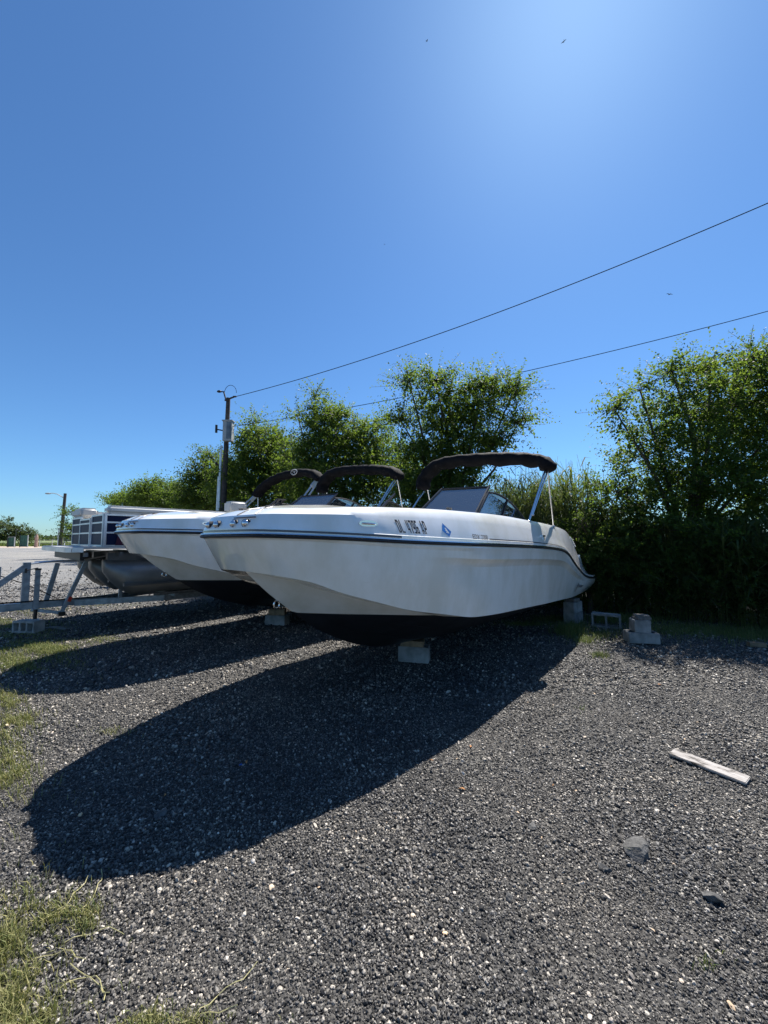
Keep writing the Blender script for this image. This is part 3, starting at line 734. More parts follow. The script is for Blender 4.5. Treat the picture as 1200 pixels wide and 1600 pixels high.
    GL = {'D': [(0, 0, .31, 1), (.3, .86, .8, 1), (.3, 0, .8, .14), (.69, .1, 1, .9)], 'L': [(0, 0, .31, 1), (.3, 0, 1, .14)],
          '4': [(0, .3, .3, 1), (.3, .3, 1, .44), (.62, 0, .92, 1)], '7': [(0, .86, 1, 1), (.62, .5, .95, .86), (.38, 0, .70, .5)],
          '9': [(0, .42, .31, 1), (.3, .86, .7, 1), (.3, .42, .7, .56), (.69, 0, 1, 1), (.05, 0, .7, .13)], '6': [(0, 0, .31, 1), (.3, .86, .95, 1), (.3, .46, .7, .6), (.3, 0, .7, .14), (.69, 0, 1, .6)],
          'A': [((0, 0), (.27, 0), (.60, 1), (.36, 1)), ((.73, 0), (1, 0), (.66, 1), (.44, 1)), (.22, .24, .80, .38)], 'P': [(0, 0, .31, 1), (.3, .86, .9, 1), (.3, .40, .9, .54), (.7, .46, 1, .94)]}
    def block_letters(body, s0, s1, v0, v1, m, name):
        b = MB(); nch = len(body); cw = (s1-s0)/(nch+.28*(nch-1))
        for i, ch in enumerate(body):
            a0 = s0+i*cw*1.28
            for q_ in GL[ch]:
                pg_ = q_ if isinstance(q_[0], tuple) else ((q_[0], q_[1]), (q_[2], q_[1]), (q_[2], q_[3]), (q_[0], q_[3]))
                b.add([cap_pt(a0+cw*x+.018*(1-y), v0+(v1-v0)*y, .0035) for x, y in pg_], [(0, 1, 2, 3)])
        return b.build(name, m, root)
    if numbers:
        for body, a0, a1 in (('DL', .98, 1.045), ('4796', 1.085, 1.21), ('AP', 1.243, 1.31)):
            block_letters(body, a0, a1, .17, .88, M['ink'], 'registration_number')
        c0 = [cap_pt(1.56, .84, .003), cap_pt(1.655, .42, .003), cap_pt(1.61, .06, .003), cap_pt(1.525, .46, .003)]
        b = MB(); b.add(c0, [(0, 1, 2, 3)]); dec = b.build('diamond_decal', M['sticker_blue'], root)
        b = MB(); b.add([cap_pt(1.565, .62, .005), cap_pt(1.585, .62, .005), cap_pt(1.62, .30, .005), cap_pt(1.60, .30, .005)], [(0, 1, 2, 3)]); b.add([cap_pt(1.572, .40, .005), cap_pt(1.612, .34, .005), cap_pt(1.612, .28, .005), cap_pt(1.572, .34, .005)], [(0, 1, 2, 3)]); b.build('emblem', M['white'], dec)
    letters('EDX 2200', 2.0, 2.30, .0, .34, M['inkgrey'], 'model_lettering')
    b = MB(); n_ = 40
    for i in range(n_+1):
        s_ = 2.33+(6.4-2.33)*i/n_; b.v += [cap_pt(s_, .0, .003), cap_pt(s_, .09, .003)]
    for i in range(n_): b.f.append((2*i, 2*i+2, 2*i+3, 2*i+1)); b.mi.append(0)
    b.build('accent_line', M['inkgrey'], root)
    # hull stern maker's mark
    s_, w_, Rr, C, I, K = rib(-1)
    def hull_pt(x, v, out=.006):
        t_ = np.interp(x, s_, np.arange(len(s_))); 
        def row(A): return np.array([np.interp(t_, np.arange(len(s_)), A[:, k]) for k in range(3)])
        P = row(Rr)*(1-v)+row(C)*v; P[1] -= .035*math.sin(math.pi*min(1, v*1.05))+out; return tuple(P)
    V, F = text_mesh('BRUNS MFG', 1.); b = MB()
    b.add([hull_pt(5.98+.34*u, .64-.13*vv-.02*u, .006) for u, vv in V], F)
    b.add([hull_pt(5.87, .80), hull_pt(5.90, .82), hull_pt(5.95, .50), hull_pt(5.92, .46)], [(0, 1, 2, 3)]); b.build('makers_mark', M['ink'], root)
    return root

B1 = make_boat('nearest white deck boat with registration DL 4796 AP, black bottom, on concrete blocks')
# origin set at the boat's base
B1.matrix_world = frame_matrix(-1.317, 3.241)
def deck_boat_two():
    r = copy_tree(B1)
    for o in list(r.children):
        if o.name.startswith(('registration_number', 'diamond_decal', 'emblem')):
            for c in list(o.children): bpy.data.objects.remove(c)
            bpy.data.objects.remove(o)
    r['label'] = 'middle white deck boat between the lettered boat and the pontoon boat, no number visible'
    return r
B2 = deck_boat_two()
P2 = frame_matrix(-3.558, 5.388, z=.07, pitch=R(-1.6)); B2.matrix_world = P2

# ------------------------------------------------------------------ pontoon boat and trailer
PO = (-6.19, 6.91)
def pontoon_boat():
    root = empty('pontoon_boat', (0, 0, 0), label='grey and navy pontoon boat with fenced deck and folded black bimini, on a trailer', cat='boat')
    b = MB()
    outline = [(0.40, -1.27), (.26, -1.22), (.20, -1.1), (.20, 1.1), (.26, 1.22), (.40, 1.27), (7.4, 1.27), (7.4, -1.27)]
    b.prism([(x, y, 1.445) for x, y in outline], (0, 0, .03)); b.build('deck', M['vinyl'], root, fix=True)
    b = MB(); pts = [(x, y*1.005, 1.425) for x, y in outline]+[(outline[0][0], outline[0][1]*1.005, 1.425)]
    for i in range(len(outline)-1): b.bar(pts[i], pts[i+1], .03, .075)
    b.build('deck_edge', M['alu'], root)
    b = MB()
    for x_ in np.arange(.45, 7.2, .5): b.bar((x_, -1.22, 1.345), (x_, 1.22, 1.345), .05, .07)
    b.build('cross_member', M['aludark'], root)
    b = MB(); b.box((.42, 0, 1.31), (.06, 2.2, .13)); b.build('underdeck_shade', M['rubber'], root)  # black strip put in for the shade under the front deck
    for y_ in (-.95, 0, .95):
        rings = [(.74, .05, 1.20), (.76, .12, 1.13), (.86, .19, 1.05), (1.02, .27, .965), (1.18, .32, .915), (3, .32, .915), (7.3, .32, .915)]
        b = MB(); n = 20; base = 0
        for (x_, r_, z_) in rings:
            for k in range(n):
                a_ = 2*math.pi*k/n; b.v.append((x_, y_+r_*math.cos(a_), z_+r_*math.sin(a_)))
        for i in range(len(rings)-1):
            for k in range(n):
                b.f.append((i*n+k, i*n+(k+1) % n, (i+1)*n+(k+1) % n, (i+1)*n+k)); b.mi.append(1 if (n*.62 <= k < n*.9 or n*.55 < k < n*.68) and i >= 3 and False else 0)
        b.f.append(tuple(range(n))); b.mi.append(0); b.f.append(tuple((len(rings)-1)*n+k for k in range(n))[::-1]); b.mi.append(0)
        t = b.build('float_tube', [M['tube'], M['aludark']], root, smooth=35, fix=True)
        b = MB(); b.bar((1.0, y_-.29, .80), (7.2, y_-.29, .80), .07, .05); b.bar((1.0, y_+.29, .80), (7.2, y_+.29, .80), .07, .05); b.build('lifting_strake', M['aludark'], t)
        b = MB(); b.bar((.8, y_, 1.29), (7.2, y_, 1.29), .12, .14); b.build('tube_riser', M['aludark'], t)
    # fence: panels along port side (near), front and starboard
    def panel(x0, y0, x1, y1, z0=1.475, z1=2.05, nr=(1.72, 1.90)):
        fp = MB(); w = .035
        a_, c_ = Vector((x0, y0, 0)), Vector((x1, y1, 0))
        for p_ in (a_, c_): fp.bar((p_.x, p_.y, z0), (p_.x, p_.y, z1), w, w)
        for z_ in (z0+.018, z1-.018)+tuple(nr): fp.bar((x0, y0, z_), (x1, y1, z_), w*.9, .028)
        f = fp.build('fence_panel', M['alu'], root)
        b = MB(); d = (c_-a_); q = d.normalized(); nn = Vector((-q.y, q.x, 0))*.006
        b.prism([(x0, y0, z0+.02), (x1, y1, z0+.02), (x1, y1, z1-.02), (x0, y0, z1-.02)], tuple(nn)); b.build('navy_skin', M['panelnavy'], f, fix=True)
        return f
    panel(.70, -1.2, 2.3, -1.2); panel(2.34, -1.2, 4.2, -1.2); panel(4.24, -1.2, 6.9, -1.2)
    panel(.70, 1.2, 3.5, 1.2); panel(3.54, 1.2, 6.9, 1.2)
    panel(.68, -1.16, .68, -.42); panel(.68, .42, .68, 1.16); panel(.66, -.38, .66, .38, z1=2.0)
    b = MB()
    b.prism([(.85, -1.228, 1.5), (1.0, -1.228, 1.5), (1.12, -1.228, 1.70), (1.05, -1.228, 1.885), (.93, -1.228, 1.885)], (0, .006, 0)); b.build('maroon_graphic', M['panelred'], root, fix=True)
    b = MB(); b.prism([(1.08, -1.228, 1.5), (1.22, -1.228, 1.5), (1.50, -1.228, 1.80), (1.46, -1.228, 1.885), (1.30, -1.228, 1.885)], (0, .006, 0)); b.build('grey_graphic', M['panelgrey'], root, fix=True)
    # cushions
    def cushion(x0, x1, y0, y1, z0, z1, name='cushion', m='vinyl'):
        me = bpy.data.meshes.new(name); bm = bmesh.new(); bmesh.ops.create_cube(bm, size=1)
        for v in bm.verts: v.co = Vector(((x0+x1)/2+v.co.x*(x1-x0), (y0+y1)/2+v.co.y*(y1-y0), (z0+z1)/2+v.co.z*(z1-z0)))
        bmesh.ops.bevel(bm, geom=bm.edges[:], offset=min(.05, (z1-z0)*.4), segments=3, affect='EDGES'); bm.to_mesh(me); bm.free(); me.materials.append(M[m])
        return link(name, me, root, smooth=45)
    cushion(.72, 2.9, -1.24, -.95, 2.052, 2.20); cushion(2.93, 5.6, -1.24, -.95, 2.052, 2.20)
    cushion(.66, 2.9, .95, 1.24, 2.052, 2.20); cushion(.64, .95, .40, 1.22, 2.05, 2.24)
    cushion(.7, 2.6, -1.15, -.6, 1.5, 1.9, 'bench_seat'); cushion(.7, 2.6, .6, 1.15, 1.5, 1.9, 'bench_seat')
    cushion(4.0, 4.5, .85, 1.25, 2.35, 2.66, 'headrest', 'vinyl'); cushion(4.05, 4.4, .9, 1.2, 1.5, 2.36, 'seat_pedestal', 'vinyl')
    # folded bimini on double arms
    bm_ = empty('bimini_top', (5.3, 0, 2.1)); bm_.parent = root; off = Vector((5.3, 0, 2.1))
    arch = [(5.42, -1.2, 3.16), (5.42, -1.1, 3.32), (5.40, -.85, 3.41), (5.36, -.4, 3.47), (5.3, 0, 3.46), (5.22, .4, 3.40), (5.10, .8, 3.24), (5.02, 1.05, 3.05), (4.97, 1.18, 2.90)]
    bimini(bm_, [tuple(Vector(v)-off) for v in arch], .108)
    for sd_ in (-1, 1):
        top = Vector((5.40, -1.15, 3.22)) if sd_ == -1 else Vector((4.98, 1.15, 2.96))
        for f0, dx, r_ in (((top.x-.95, sd_*1.15, 2.1), -.04, .024), ((top.x-.78, sd_*1.15, 2.1), .06, .024), ((top.x+.05, sd_*1.15, 2.1), .02, .014)):
            b = MB(); b.tube([tuple(Vector(f0)-off), tuple(top+Vector((dx, 0, 0))-off)], r_, 8); b.build('bimini_pole', M['alu'], bm_, smooth=50)
        b = MB(); b.bar(tuple(top+Vector((-.2, 0, -.22))-off), tuple(top+Vector((.0, 0, .0))-off), .05, .10); b.build('arm_bracket', M['alu'], bm_)
    # oval emblem with an H on the boot
    ctr = Vector((5.36-.165, -.38, 3.47)); 
    b = MB(); b.tube([(ctr.x-.012, ctr.y+.14*math.cos(a_), ctr.z+.075*math.sin(a_)) for a_ in np.linspace(0, 2*math.pi, 25)], .010, 5, cap=False)
    V, F = text_mesh('H', 1., .3); b.add([(ctr.x-.02, ctr.y+.075-.15*u, ctr.z-.045+.09*v) for u, v in V], F)
    em = b.build('oval_emblem', M['logo'], bm_); em.matrix_parent_inverse = Matrix.Translation(-off)
    root.matrix_world = frame_matrix(*PO)
    return root
def fix_flip(root):
    pass
PB = pontoon_boat()

def trailer():
    root = empty('boat_trailer', (0, 0, 0), label='galvanised boat trailer with winch post and jack under the pontoon boat', cat='trailer')
    g = M['galv']
    def bar(name, a_, c_, w_, h_, m=g, par=root):
        b = MB(); b.bar(a_, c_, w_, h_); return b.build(name, m, par)
    # local y: positive = starboard (far). port = near = negative
    bar('tongue', (-3.4, 0, .44), (1.0, 0, .44), .09, .12)
    for sd_ in (-1, 1):
        bar('frame_rail', (.55, sd_*.06, .42), (1.9, sd_*.62, .42), .07, .11); bar('frame_rail', (1.9, sd_*.62, .42), (7.2, sd_*.62, .42), .07, .11)
    for x_ in (2.0, 3.6, 5.2, 7.0): bar('cross_beam', (x_, -.95, .50), (x_, .95, .50), .07, .06)
    for y_ in (-.95, 0, .95):
        bar('bunk', (1.6, y_, .555), (7.0, y_, .555), .12, .05, M['woodgrey'])
    wp = bar('winch_post', (-.14, 0, .44), (-.14, 0, 1.2), .10, .10)
    bar('post_brace', (-.16, 0, 1.12), (-.85, 0, .50), .06, .09)
    bar('winch_plate', (-.75, -.03, 1.04), (-.46, -.03, 1.04), .02, .2)
    b = MB(); b.box((-.60, -.045, 1.05), (.17, .004, .09)); b.build('warning_sticker', M['sticker_red'], wp)
    b = MB(); b.box((-.62, -.048, 1.03), (.10, .003, .025)); b.box((-.56, -.048, 1.075), (.06, .003, .015)); b.build('sticker_mark', M['white'], wp)
    b = MB(); b.box((-.6, 0, 1.16), (.22, .08, .03)); b.build('winch_strap', M['yellow'], root)
    b = MB(); b.tube([(-.46, .05, .98), (-.2, .05, .85), (.1, .05, .66), (.3, .06, .52)], .008, 5); b.build('winch_cable', M['wire'], root)
    b = MB(); b.tube([(-3.2, -.06, .51), (-1.6, -.06, .515), (-.4, -.06, .53), (.4, -.05, .50), (1., -.1, .50)], .012, 5); b.build('brake_line', M['wire'], root)
    # jack
    j = empty('jack', (0, -.09, 0)); j.parent = root
    b = MB(); b.box((0, 0, .72), (.07, .06, .68)); b.build('jack_tube', g, j)
    b = MB(); b.tube([(0, 0, .205), (0, 0, .42)], .028, 10); b.box((0, 0, .2), (.11, .09, .012)); b.build('jack_leg', M['blackframe'], j)
    b = MB(); b.box((0, 0, 1.075), (.085, .075, .03)); b.tube([(0, 0, 1.10), (-.08, 0, 1.08), (-.16, -.02, 1.06)], .009, 6); b.tube([(-.16, -.02, 1.02), (-.16, -.02, 1.10)], .017, 8); b.build('jack_handle', M['blackframe'], j)
    # guide uprights and step rail
    bar('ladder_upright', (.16, .14, .44), (.30, .14, 1.16), .06, .07)
    gp = bar('guide_post', (.34, -.22, .30), (.66, -.22, 1.2), .06, .06)
    b = MB(); b.box((.44, -.26, .52), (.05, .012, .09), Matrix.Rotation(R(19), 3, 'Y')); b.build('side_reflector', M['redplastic'], gp)
    b = MB(); b.box((.34, -.22, .27), (.1, .09, .07)); b.build('guide_foot', M['blackframe'], gp)
    b = MB(); b.tube([(-.12, -.03, 1.17), (.2, -.06, 1.21), (.62, -.2, 1.22), (.95, -.45, 1.30)], .016, 6); b.build('hand_rail', M['alu'], root, smooth=50)
    b = MB(); b.tube([(.0, .3, 1.18), (.35, .1, 1.20), (.9, -.1, 1.20)], .022, 6); b.build('hand_rail', M['alu'], root, smooth=50)
    b = MB(); b.bar((-.05, -.04, .37), (.36, -.22, .28), .04, .05); b.build('step_brace', g, root)
    for x_ in (1.2,): bar('roller_post', (x_, -.33, .45), (x_, -.33, .66), .06, .06)
    # wheels
    for x_ in (4.1, 4.9):
        for sd_ in (-1, 1):
            w_ = empty('wheel', (x_, sd_*1.08, .30)); w_.parent = root
            b = MB(); n = 24; prof = [(.19, .08), (.27, .085), (.295, .06), (.30, 0), (.295, -.06), (.27, -.085), (.19, -.08)]
            for k in range(n):
                a_ = 2*math.pi*k/n
                for r_, y_ in prof: b.v.append((r_*math.cos(a_), y_, r_*math.sin(a_)))
            m_ = len(prof)
            for k in range(n):
                for i in range(m_-1): b.f.append((k*m_+i, k*m_+i+1, ((k+1) % n)*m_+i+1, ((k+1) % n)*m_+i)); b.mi.append(0)
            b.build('tyre', M['rubber'], w_, smooth=40, fix=True)
            b = MB(); ring = [(.19*math.cos(a_), .0, .19*math.sin(a_)) for a_ in np.linspace(0, 2*math.pi, 19)[:-1]]; b.prism([(q[0], sd_*.03, q[2]) for q in ring], (0, -sd_*.05, 0)); b.tube([(0, sd_*.03, 0), (0, sd_*.08, 0)], .04, 8); b.build('rim', g, w_, fix=True)
    for x_ in (4.1, 4.9): bar('axle', (x_, -1.0, .31), (x_, 1.0, .31), .05, .05)
    root.matrix_world = frame_matrix(*PO)
    return root
TR = trailer()

# ------------------------------------------------------------------ concrete blocks, timbers
def block_obj(name, loc, rz, size=(.40, .20, .20), holes=2, m='conc', upright=False, rot=None, **k):
    L, W, Hh = size; t = .032
    xs = [0, t]; hw = (L-t*(holes+1))/holes; x = t
    for i in range(holes): x += hw; xs.append(x); x += t; xs.append(x)
    ys = [0, t, W-t, W]; nx, ny = len(xs)-1, 3
    solid = lambda i, j: 0 <= i < nx and 0 <= j < ny and not (j == 1 and i % 2 == 1)
    b = MB()
    for i in range(nx):
        for j in range(ny):
            if not solid(i, j): continue
            x0, x1, y0, y1 = xs[i]-L/2, xs[i+1]-L/2, ys[j]-W/2, ys[j+1]-W/2
            b.add([(x0, y0, Hh), (x1, y0, Hh), (x1, y1, Hh), (x0, y1, Hh)], [(0, 1, 2, 3)]); b.add([(x0, y0, 0), (x1, y0, 0), (x1, y1, 0), (x0, y1, 0)], [(3, 2, 1, 0)])
            for di, dj, q in ((-1, 0, [(x0, y1), (x0, y0)]), (1, 0, [(x1, y0), (x1, y1)]), (0, -1, [(x0, y0), (x1, y0)]), (0, 1, [(x1, y1), (x0, y1)])):
                if not solid(i+di, j+dj):
                    (ax, ay), (bx, by) = q; b.add([(ax, ay, 0), (bx, by, 0), (bx, by, Hh), (ax, ay, Hh)], [(0, 1, 2, 3)])
    bm = bmesh.new(); me = bpy.data.meshes.new(name); me.from_pydata(b.v, [], b.f); bm.from_mesh(me)
    bmesh.ops.remove_doubles(bm, verts=bm.verts, dist=1e-5)
    es = [e for e in bm.edges if len(e.link_faces) == 2 and e.calc_face_angle(0) > .5]
    bmesh.ops.bevel(bm, geom=es, offset=.006, segments=2, affect='EDGES')
    rr = random.Random(int(loc[0]*100+loc[1]*37+loc[2]*11))
    for v in bm.verts: v.co += Vector((rr.uniform(-1, 1), rr.uniform(-1, 1), rr.uniform(-1, 1)))*.003
    bm.to_mesh(me); bm.free(); me.materials.append(M[m])
    o = link(name, me, None, **k); o.location = loc; o.rotation_euler = rot if rot else (0, 0, rz)
    return o
def wood_block(loc, rz, size, m='wood', name='timber_block', **k):
    me = bpy.data.meshes.new(name); bm = bmesh.new(); bmesh.ops.create_cube(bm, size=1)
    for v in bm.verts: v.co = Vector((v.co.x*size[0], v.co.y*size[1], (v.co.z+.5)*size[2]))
    bmesh.ops.bevel(bm, geom=bm.edges[:], offset=.004, segments=2, affect='EDGES')
    bm.to_mesh(me); bm.free(); me.materials.append(M[m])
    o = link(name, me, None, **k); o.location = loc; o.rotation_euler = (0, 0, rz); return o
GB = 'concrete blocks lying about the boats'
def L2W(s, w, O=(-1.317, 3.241)):   # w positive to port (viewer side)
    return (O[0]+s*math.cos(HD)+w*math.sin(HD), O[1]+s*math.sin(HD)-w*math.cos(HD))
x, y = L2W(2.62, -.0); block_obj('concrete_block', (x, y, 0), HD+R(-62), m='conc', cat='block', group=GB, label='grey concrete block topped by a timber under the front keel of the lettered boat')
wood_block((x-.02, y, .2), HD+R(-60), (.30, .18, .072), cat='timber', label='brown timber on the concrete block under the lettered boat keel')
x, y = L2W(6.55, .92)
block_obj('concrete_block', (x, y, 0), R(40), m='conc', cat='block', group=GB, label='lower grey block of the stack under the stern of the lettered boat')
block_obj('concrete_block', (x, y, .2), R(42), m='conc', cat='block', group=GB, label='upper grey block of the stack under the stern of the lettered boat')
wood_block((x, y, .4), R(42), (.3, .15, .06), 'woodgrey', cat='timber', label='thin grey timber on top of the stern block stack')
x, y = L2W(6.6, -.9)
block_obj('concrete_block', (x, y, 0), R(49), cat='block', group=GB, label='lower grey block under the far stern corner of the lettered boat')
block_obj('concrete_block', (x, y, .2), R(49), cat='block', group=GB, label='upper grey block under the far stern corner of the lettered boat')
x, y = L2W(2.62, -3.17); block_obj('concrete_block', (x, y, 0), R(-14), m='conc', cat='block', group=GB, label='grey block standing under the keel of the middle white boat')
wood_block((x, y, .2), R(0), (.3, .16, .11), cat='timber', label='brown timber on the block under the middle boat keel')
x, y = L2W(6.5, -3.1); block_obj('concrete_block', (x, y, 0), R(20), cat='block', group=GB, label='block under the stern keel of the middle white boat')
wood_block((x, y, .2), R(20), (.34, .18, .26), cat='timber', label='thick timber pile on the block under the middle boat stern')
block_obj('concrete_block', (4.10, 7.20, 0), R(-42), size=(.46, .24, .22), rot=(R(90), 0, R(-32)), m='conc', cat='block', group=GB, label='grey block on its side showing two square holes, between stern stack and timber-topped pile')
block_obj('concrete_block', (4.03, 6.14, 0), R(-10), size=(.44, .22, .16), m='conc', cat='block', group=GB, label='wide grey block at the base of the timber-topped pile beside the bushes')
block_obj('concrete_block', (4.03, 6.16, .16), R(-10), size=(.235, .20, .19), holes=1, m='conc', cat='block', group=GB, label='half block standing on the wide grey block beside the bushes')
wood_block((4.05, 6.15, .352), R(4), (.22, .16, .035), 'woodgrey', cat='timber', label='lower grey timber offcut on the half block beside the bushes')
wood_block((4.06, 6.16, .388), R(-20), (.20, .14, .03), 'woodgrey', cat='timber', label='upper grey timber offcut on the half block beside the bushes')
jx, jy = PO[0]+.09*math.sin(HD), PO[1]-.09*math.cos(HD)
block_obj('concrete_block', (jx, jy, 0), R(-5), size=(.42, .20, .20), holes=3, m='conc2', rot=(R(90), 0, R(-6)), cat='block', group=GB, label='pale three-hole block under the trailer jack')
bpy.context.view_layer.update()
for o in bpy.data.objects:
    if o.name.startswith('concrete_block') and abs(o.rotation_euler.x) > 1:
        o.location.z = .135 if o.location.x > 0 else .11
        yy = Vector((0, -.1, 0)); 
x, y = ground_at(92, 983); wood_block((x, y, .005), R(-22), (.55, .12, .02), 'woodgrey', name='wooden_plank', cat='plank', label='flat grey plank on the grass beside the pale three-hole block')
x, y = ground_at(1110, 1200)
pb = wood_block((x, y, float(G(x, y))+.008), 0, (.43, .125, .018), 'board', name='painted_board', cat='board', label='short peeling white painted board lying on the dark gravel')
p0, p1 = Vector(ground_at(1051, 1177)), Vector(ground_at(1168, 1222)); pb.rotation_euler = (0, 0, math.atan2(p1.y-p0.y, p1.x-p0.x)); pb.location.x, pb.location.y = (p0+p1)/2
x, y = ground_at(1182, 1010); wood_block((x, y, 0), R(-20), (.2, .1, .06), 'wood', cat='timber', label='small brown timber offcut in the shade under the right tree')

# stones
def rock(px, py, size, label, m='rockdark', flat=.5, seed=1, name='stone', cat='stone', group='larger stones lying on the gravel'):
    x, y = ground_at(px, py); rr = random.Random(seed); bm = bmesh.new(); bmesh.ops.create_icosphere(bm, subdivisions=4, radius=.5)
    ph = [(Vector((rr.uniform(-1, 1), rr.uniform(-1, 1), rr.uniform(-1, 1))).normalized(), rr.uniform(.17, .40)) for _ in range(13)]
    for v in bm.verts:
        for d, h in ph:
            k = v.co.dot(d)
            if k > h: v.co -= d*(k-h)
        v.co.x *= size[0]; v.co.y *= size[1]; v.co.z *= size[0]*flat
    me = bpy.data.meshes.new(name); bm.to_mesh(me); bm.free(); me.materials.append(M[m])
    o = link(name, me, None, label=label, cat=cat, group=group); o.location = (x, y, float(G(x, y))+size[0]*flat*.18); o.rotation_euler = (rr.uniform(-.1, .1), rr.uniform(-.1, .1), rr.uniform(0, 6)); return o
rock(992, 1326, (.22, .15), 'flat pointed grey stone with a green sprout, right of centre', flat=.38, seed=3)
rock(945, 1352, (.09, .07), 'small dark lump just left of the flat pointed stone', flat=.5, seed=4)
rock(1112, 1400, (.11, .09), 'dark broken asphalt lump towards the right edge', flat=.55, seed=5)
rock(795, 1397, (.06, .05), 'dark round clod below the shadow of the lettered boat', flat=.7, seed=6)
rock(832, 1287, (.10, .07), 'smooth grey half buried stone above the clods', flat=.3, seed=7)
rock(250, 1272, (.10, .07), 'dark stone inside the big boat shadow', flat=.4, seed=8)
rock(692, 1036, (.07, .06), 'bluish round stone beside the keel block', flat=.7, seed=9, m='conc')
rock(127, 1493, (.05, .035), 'flat tan shell beside the grass at the bottom left', m='shell', flat=.25, seed=10)
rock(1036, 1158, (.055, .045), 'dark pebble beyond the end of the white board', flat=.6, seed=11)
rock(955, 1087, (.07, .03), 'pale thin shell flake halfway to the bushes', m='shell', flat=.2, seed=12)
rock(382, 1424, (.035, .03), 'cream pebble below the tip of the big shadow', m='shell', flat=.6, seed=13)
rock(160, 1440, (.03, .022), 'white angular flake right of the bottom left grass', m='shell', flat=.3, seed=14)
rock(630, 1545, (.022, .02), 'white pebble near the bottom centre', m='shell', flat=.6, seed=15)
rock(705, 1496, (.03, .02), 'white sliver right of the bottom centre', m='shell', flat=.35, seed=16)
rock(376, 1196, (.035, .02), 'scrap of bright blue plastic in the big boat shadow', m='bluebit', flat=.4, seed=17, name='plastic_scrap', cat='litter', group=None)
for i, (px, py, lb) in enumerate(((235, 1130, 'orange dry leaf near the upper edge of the big shadow'), (735, 1165, 'orange dry leaf just outside the big boat shadow'), (722, 1234, 'yellow dry leaf below the shadow edge'), (865, 1222, 'curled tan leaf left of the white board'), (385, 1194, 'orange leaf beside the blue scrap'), (1030, 1070, 'rust coloured leaf near the bushes'), (258, 1242, 'brown leaf inside the big shadow'), (674, 1190, 'tan leaf at the edge of the big shadow'))):
    x, y = ground_at(px, py); b = MB(); L = .013+.006*(i % 3); b.add([(-L, 0, .004), (0, -L*.5, .010), (L, 0, .003), (0, L*.5, .012)], [(0, 1, 2, 3)])
    o = b.build('dry_leaf', M['leafdry'], label=lb, cat='leaf', group='dry leaves on the gravel'); o.location = (x, y, float(G(x, y))+.006); o.rotation_euler = (.2, .1, i*1.3)

# ------------------------------------------------------------------ foliage
def unit(v): return v/np.maximum(1e-9, np.linalg.norm(v, axis=-1, keepdims=True))
def leaf_quads(P, D, N, L, W):
    """leaf at P pointing D with normal N -> diamond of 4 verts, slightly folded"""
    S = unit(np.cross(D, N)); L = L[:, None]; W = W[:, None]
    v0 = P; v1 = P+D*L*.45+S*W*.5+N*L*.06; v2 = P+D*L-N*L*.08; v3 = P+D*L*.45-S*W*.5+N*L*.06
    return np.stack([v0, v1, v2, v3], 1)
def shoots(blobs, ntw, length, leafL, nleaf, up=.45, droop=.25, outer=.55):
    vol = np.array([b[3]*b[4]*b[5] if len(b) < 7 else b[3]*b[4]*b[5]*b[6] for b in blobs]); vol = vol**.8; pr = vol/vol.sum()
    idx = RNG.choice(len(blobs), ntw, p=pr); B = np.array([b[:6] for b in blobs])[idx]
    d = unit(RNG.normal(0, 1, (ntw, 3))); rad = RNG.uniform(0, 1, ntw)**outer
    base = B[:, :3]+d*B[:, 3:6]*rad[:, None]
    # shoots gather into sprays with gaps between them
    nc = max(6, ntw//11); cen = RNG.choice(ntw, nc, replace=False); own = np.empty(ntw, int); CB = base[cen]
    for i0 in range(0, ntw, 2000):
        q = base[i0:i0+2000]; own[i0:i0+2000] = np.argmin(((q[:, None]-CB[None])**2).sum(-1), 1)
    pull = RNG.uniform(.25, .8, ntw)[:, None]*(RNG.uniform(0, 1, ntw) < .9)[:, None]
    base = base*(1-pull)+CB[own]*pull; ctint = RNG.uniform(0, 1, nc)[own]
    dirn = unit(d*np.array([1, 1, .7])+np.array([0, 0, up])+RNG.normal(0, .45, (ntw, 3)))
    Ln = length*RNG.uniform(.5, 1.4, ntw)
    t = (np.arange(nleaf)+.5)/nleaf
    tt = np.broadcast_to(t, (ntw, nleaf))+RNG.uniform(-.3/nleaf, .3/nleaf, (ntw, nleaf))
    pos = base[:, None]+dirn[:, None]*(Ln[:, None]*tt)[..., None]; pos[..., 2] -= droop*Ln[:, None]*tt**2
    side = unit(np.cross(dirn, RNG.normal(0, 1, (ntw, 3)))); alt = np.where(np.arange(nleaf) % 2 == 0, 1., -1.)[None, :, None]
    ld = unit(side[:, None]*alt+dirn[:, None]*.6+RNG.normal(0, .35, (ntw, nleaf, 3))+np.array([0, 0, -.15]))
    nn = unit(np.array([0, 0, 1.])+RNG.normal(0, .55, (ntw, nleaf, 3))); nn = unit(nn-ld*(nn*ld).sum(-1, keepdims=True))
    lw = leafL*RNG.uniform(.6, 1.25, (ntw, nleaf))*(1-.35*tt)
    Q = leaf_quads(pos.reshape(-1, 3), ld.reshape(-1, 3), nn.reshape(-1, 3), lw.ravel(), lw.ravel()*.60)
    tint = np.clip(np.repeat(RNG.uniform(0, 1, ntw)**1.6*.35+ctint**1.5*.45, nleaf)+RNG.uniform(0, .3, ntw*nleaf)+.15*np.repeat(rad-.5, nleaf), 0, 1)
    ends = pos[:, -1]
    return Q, tint, base, ends
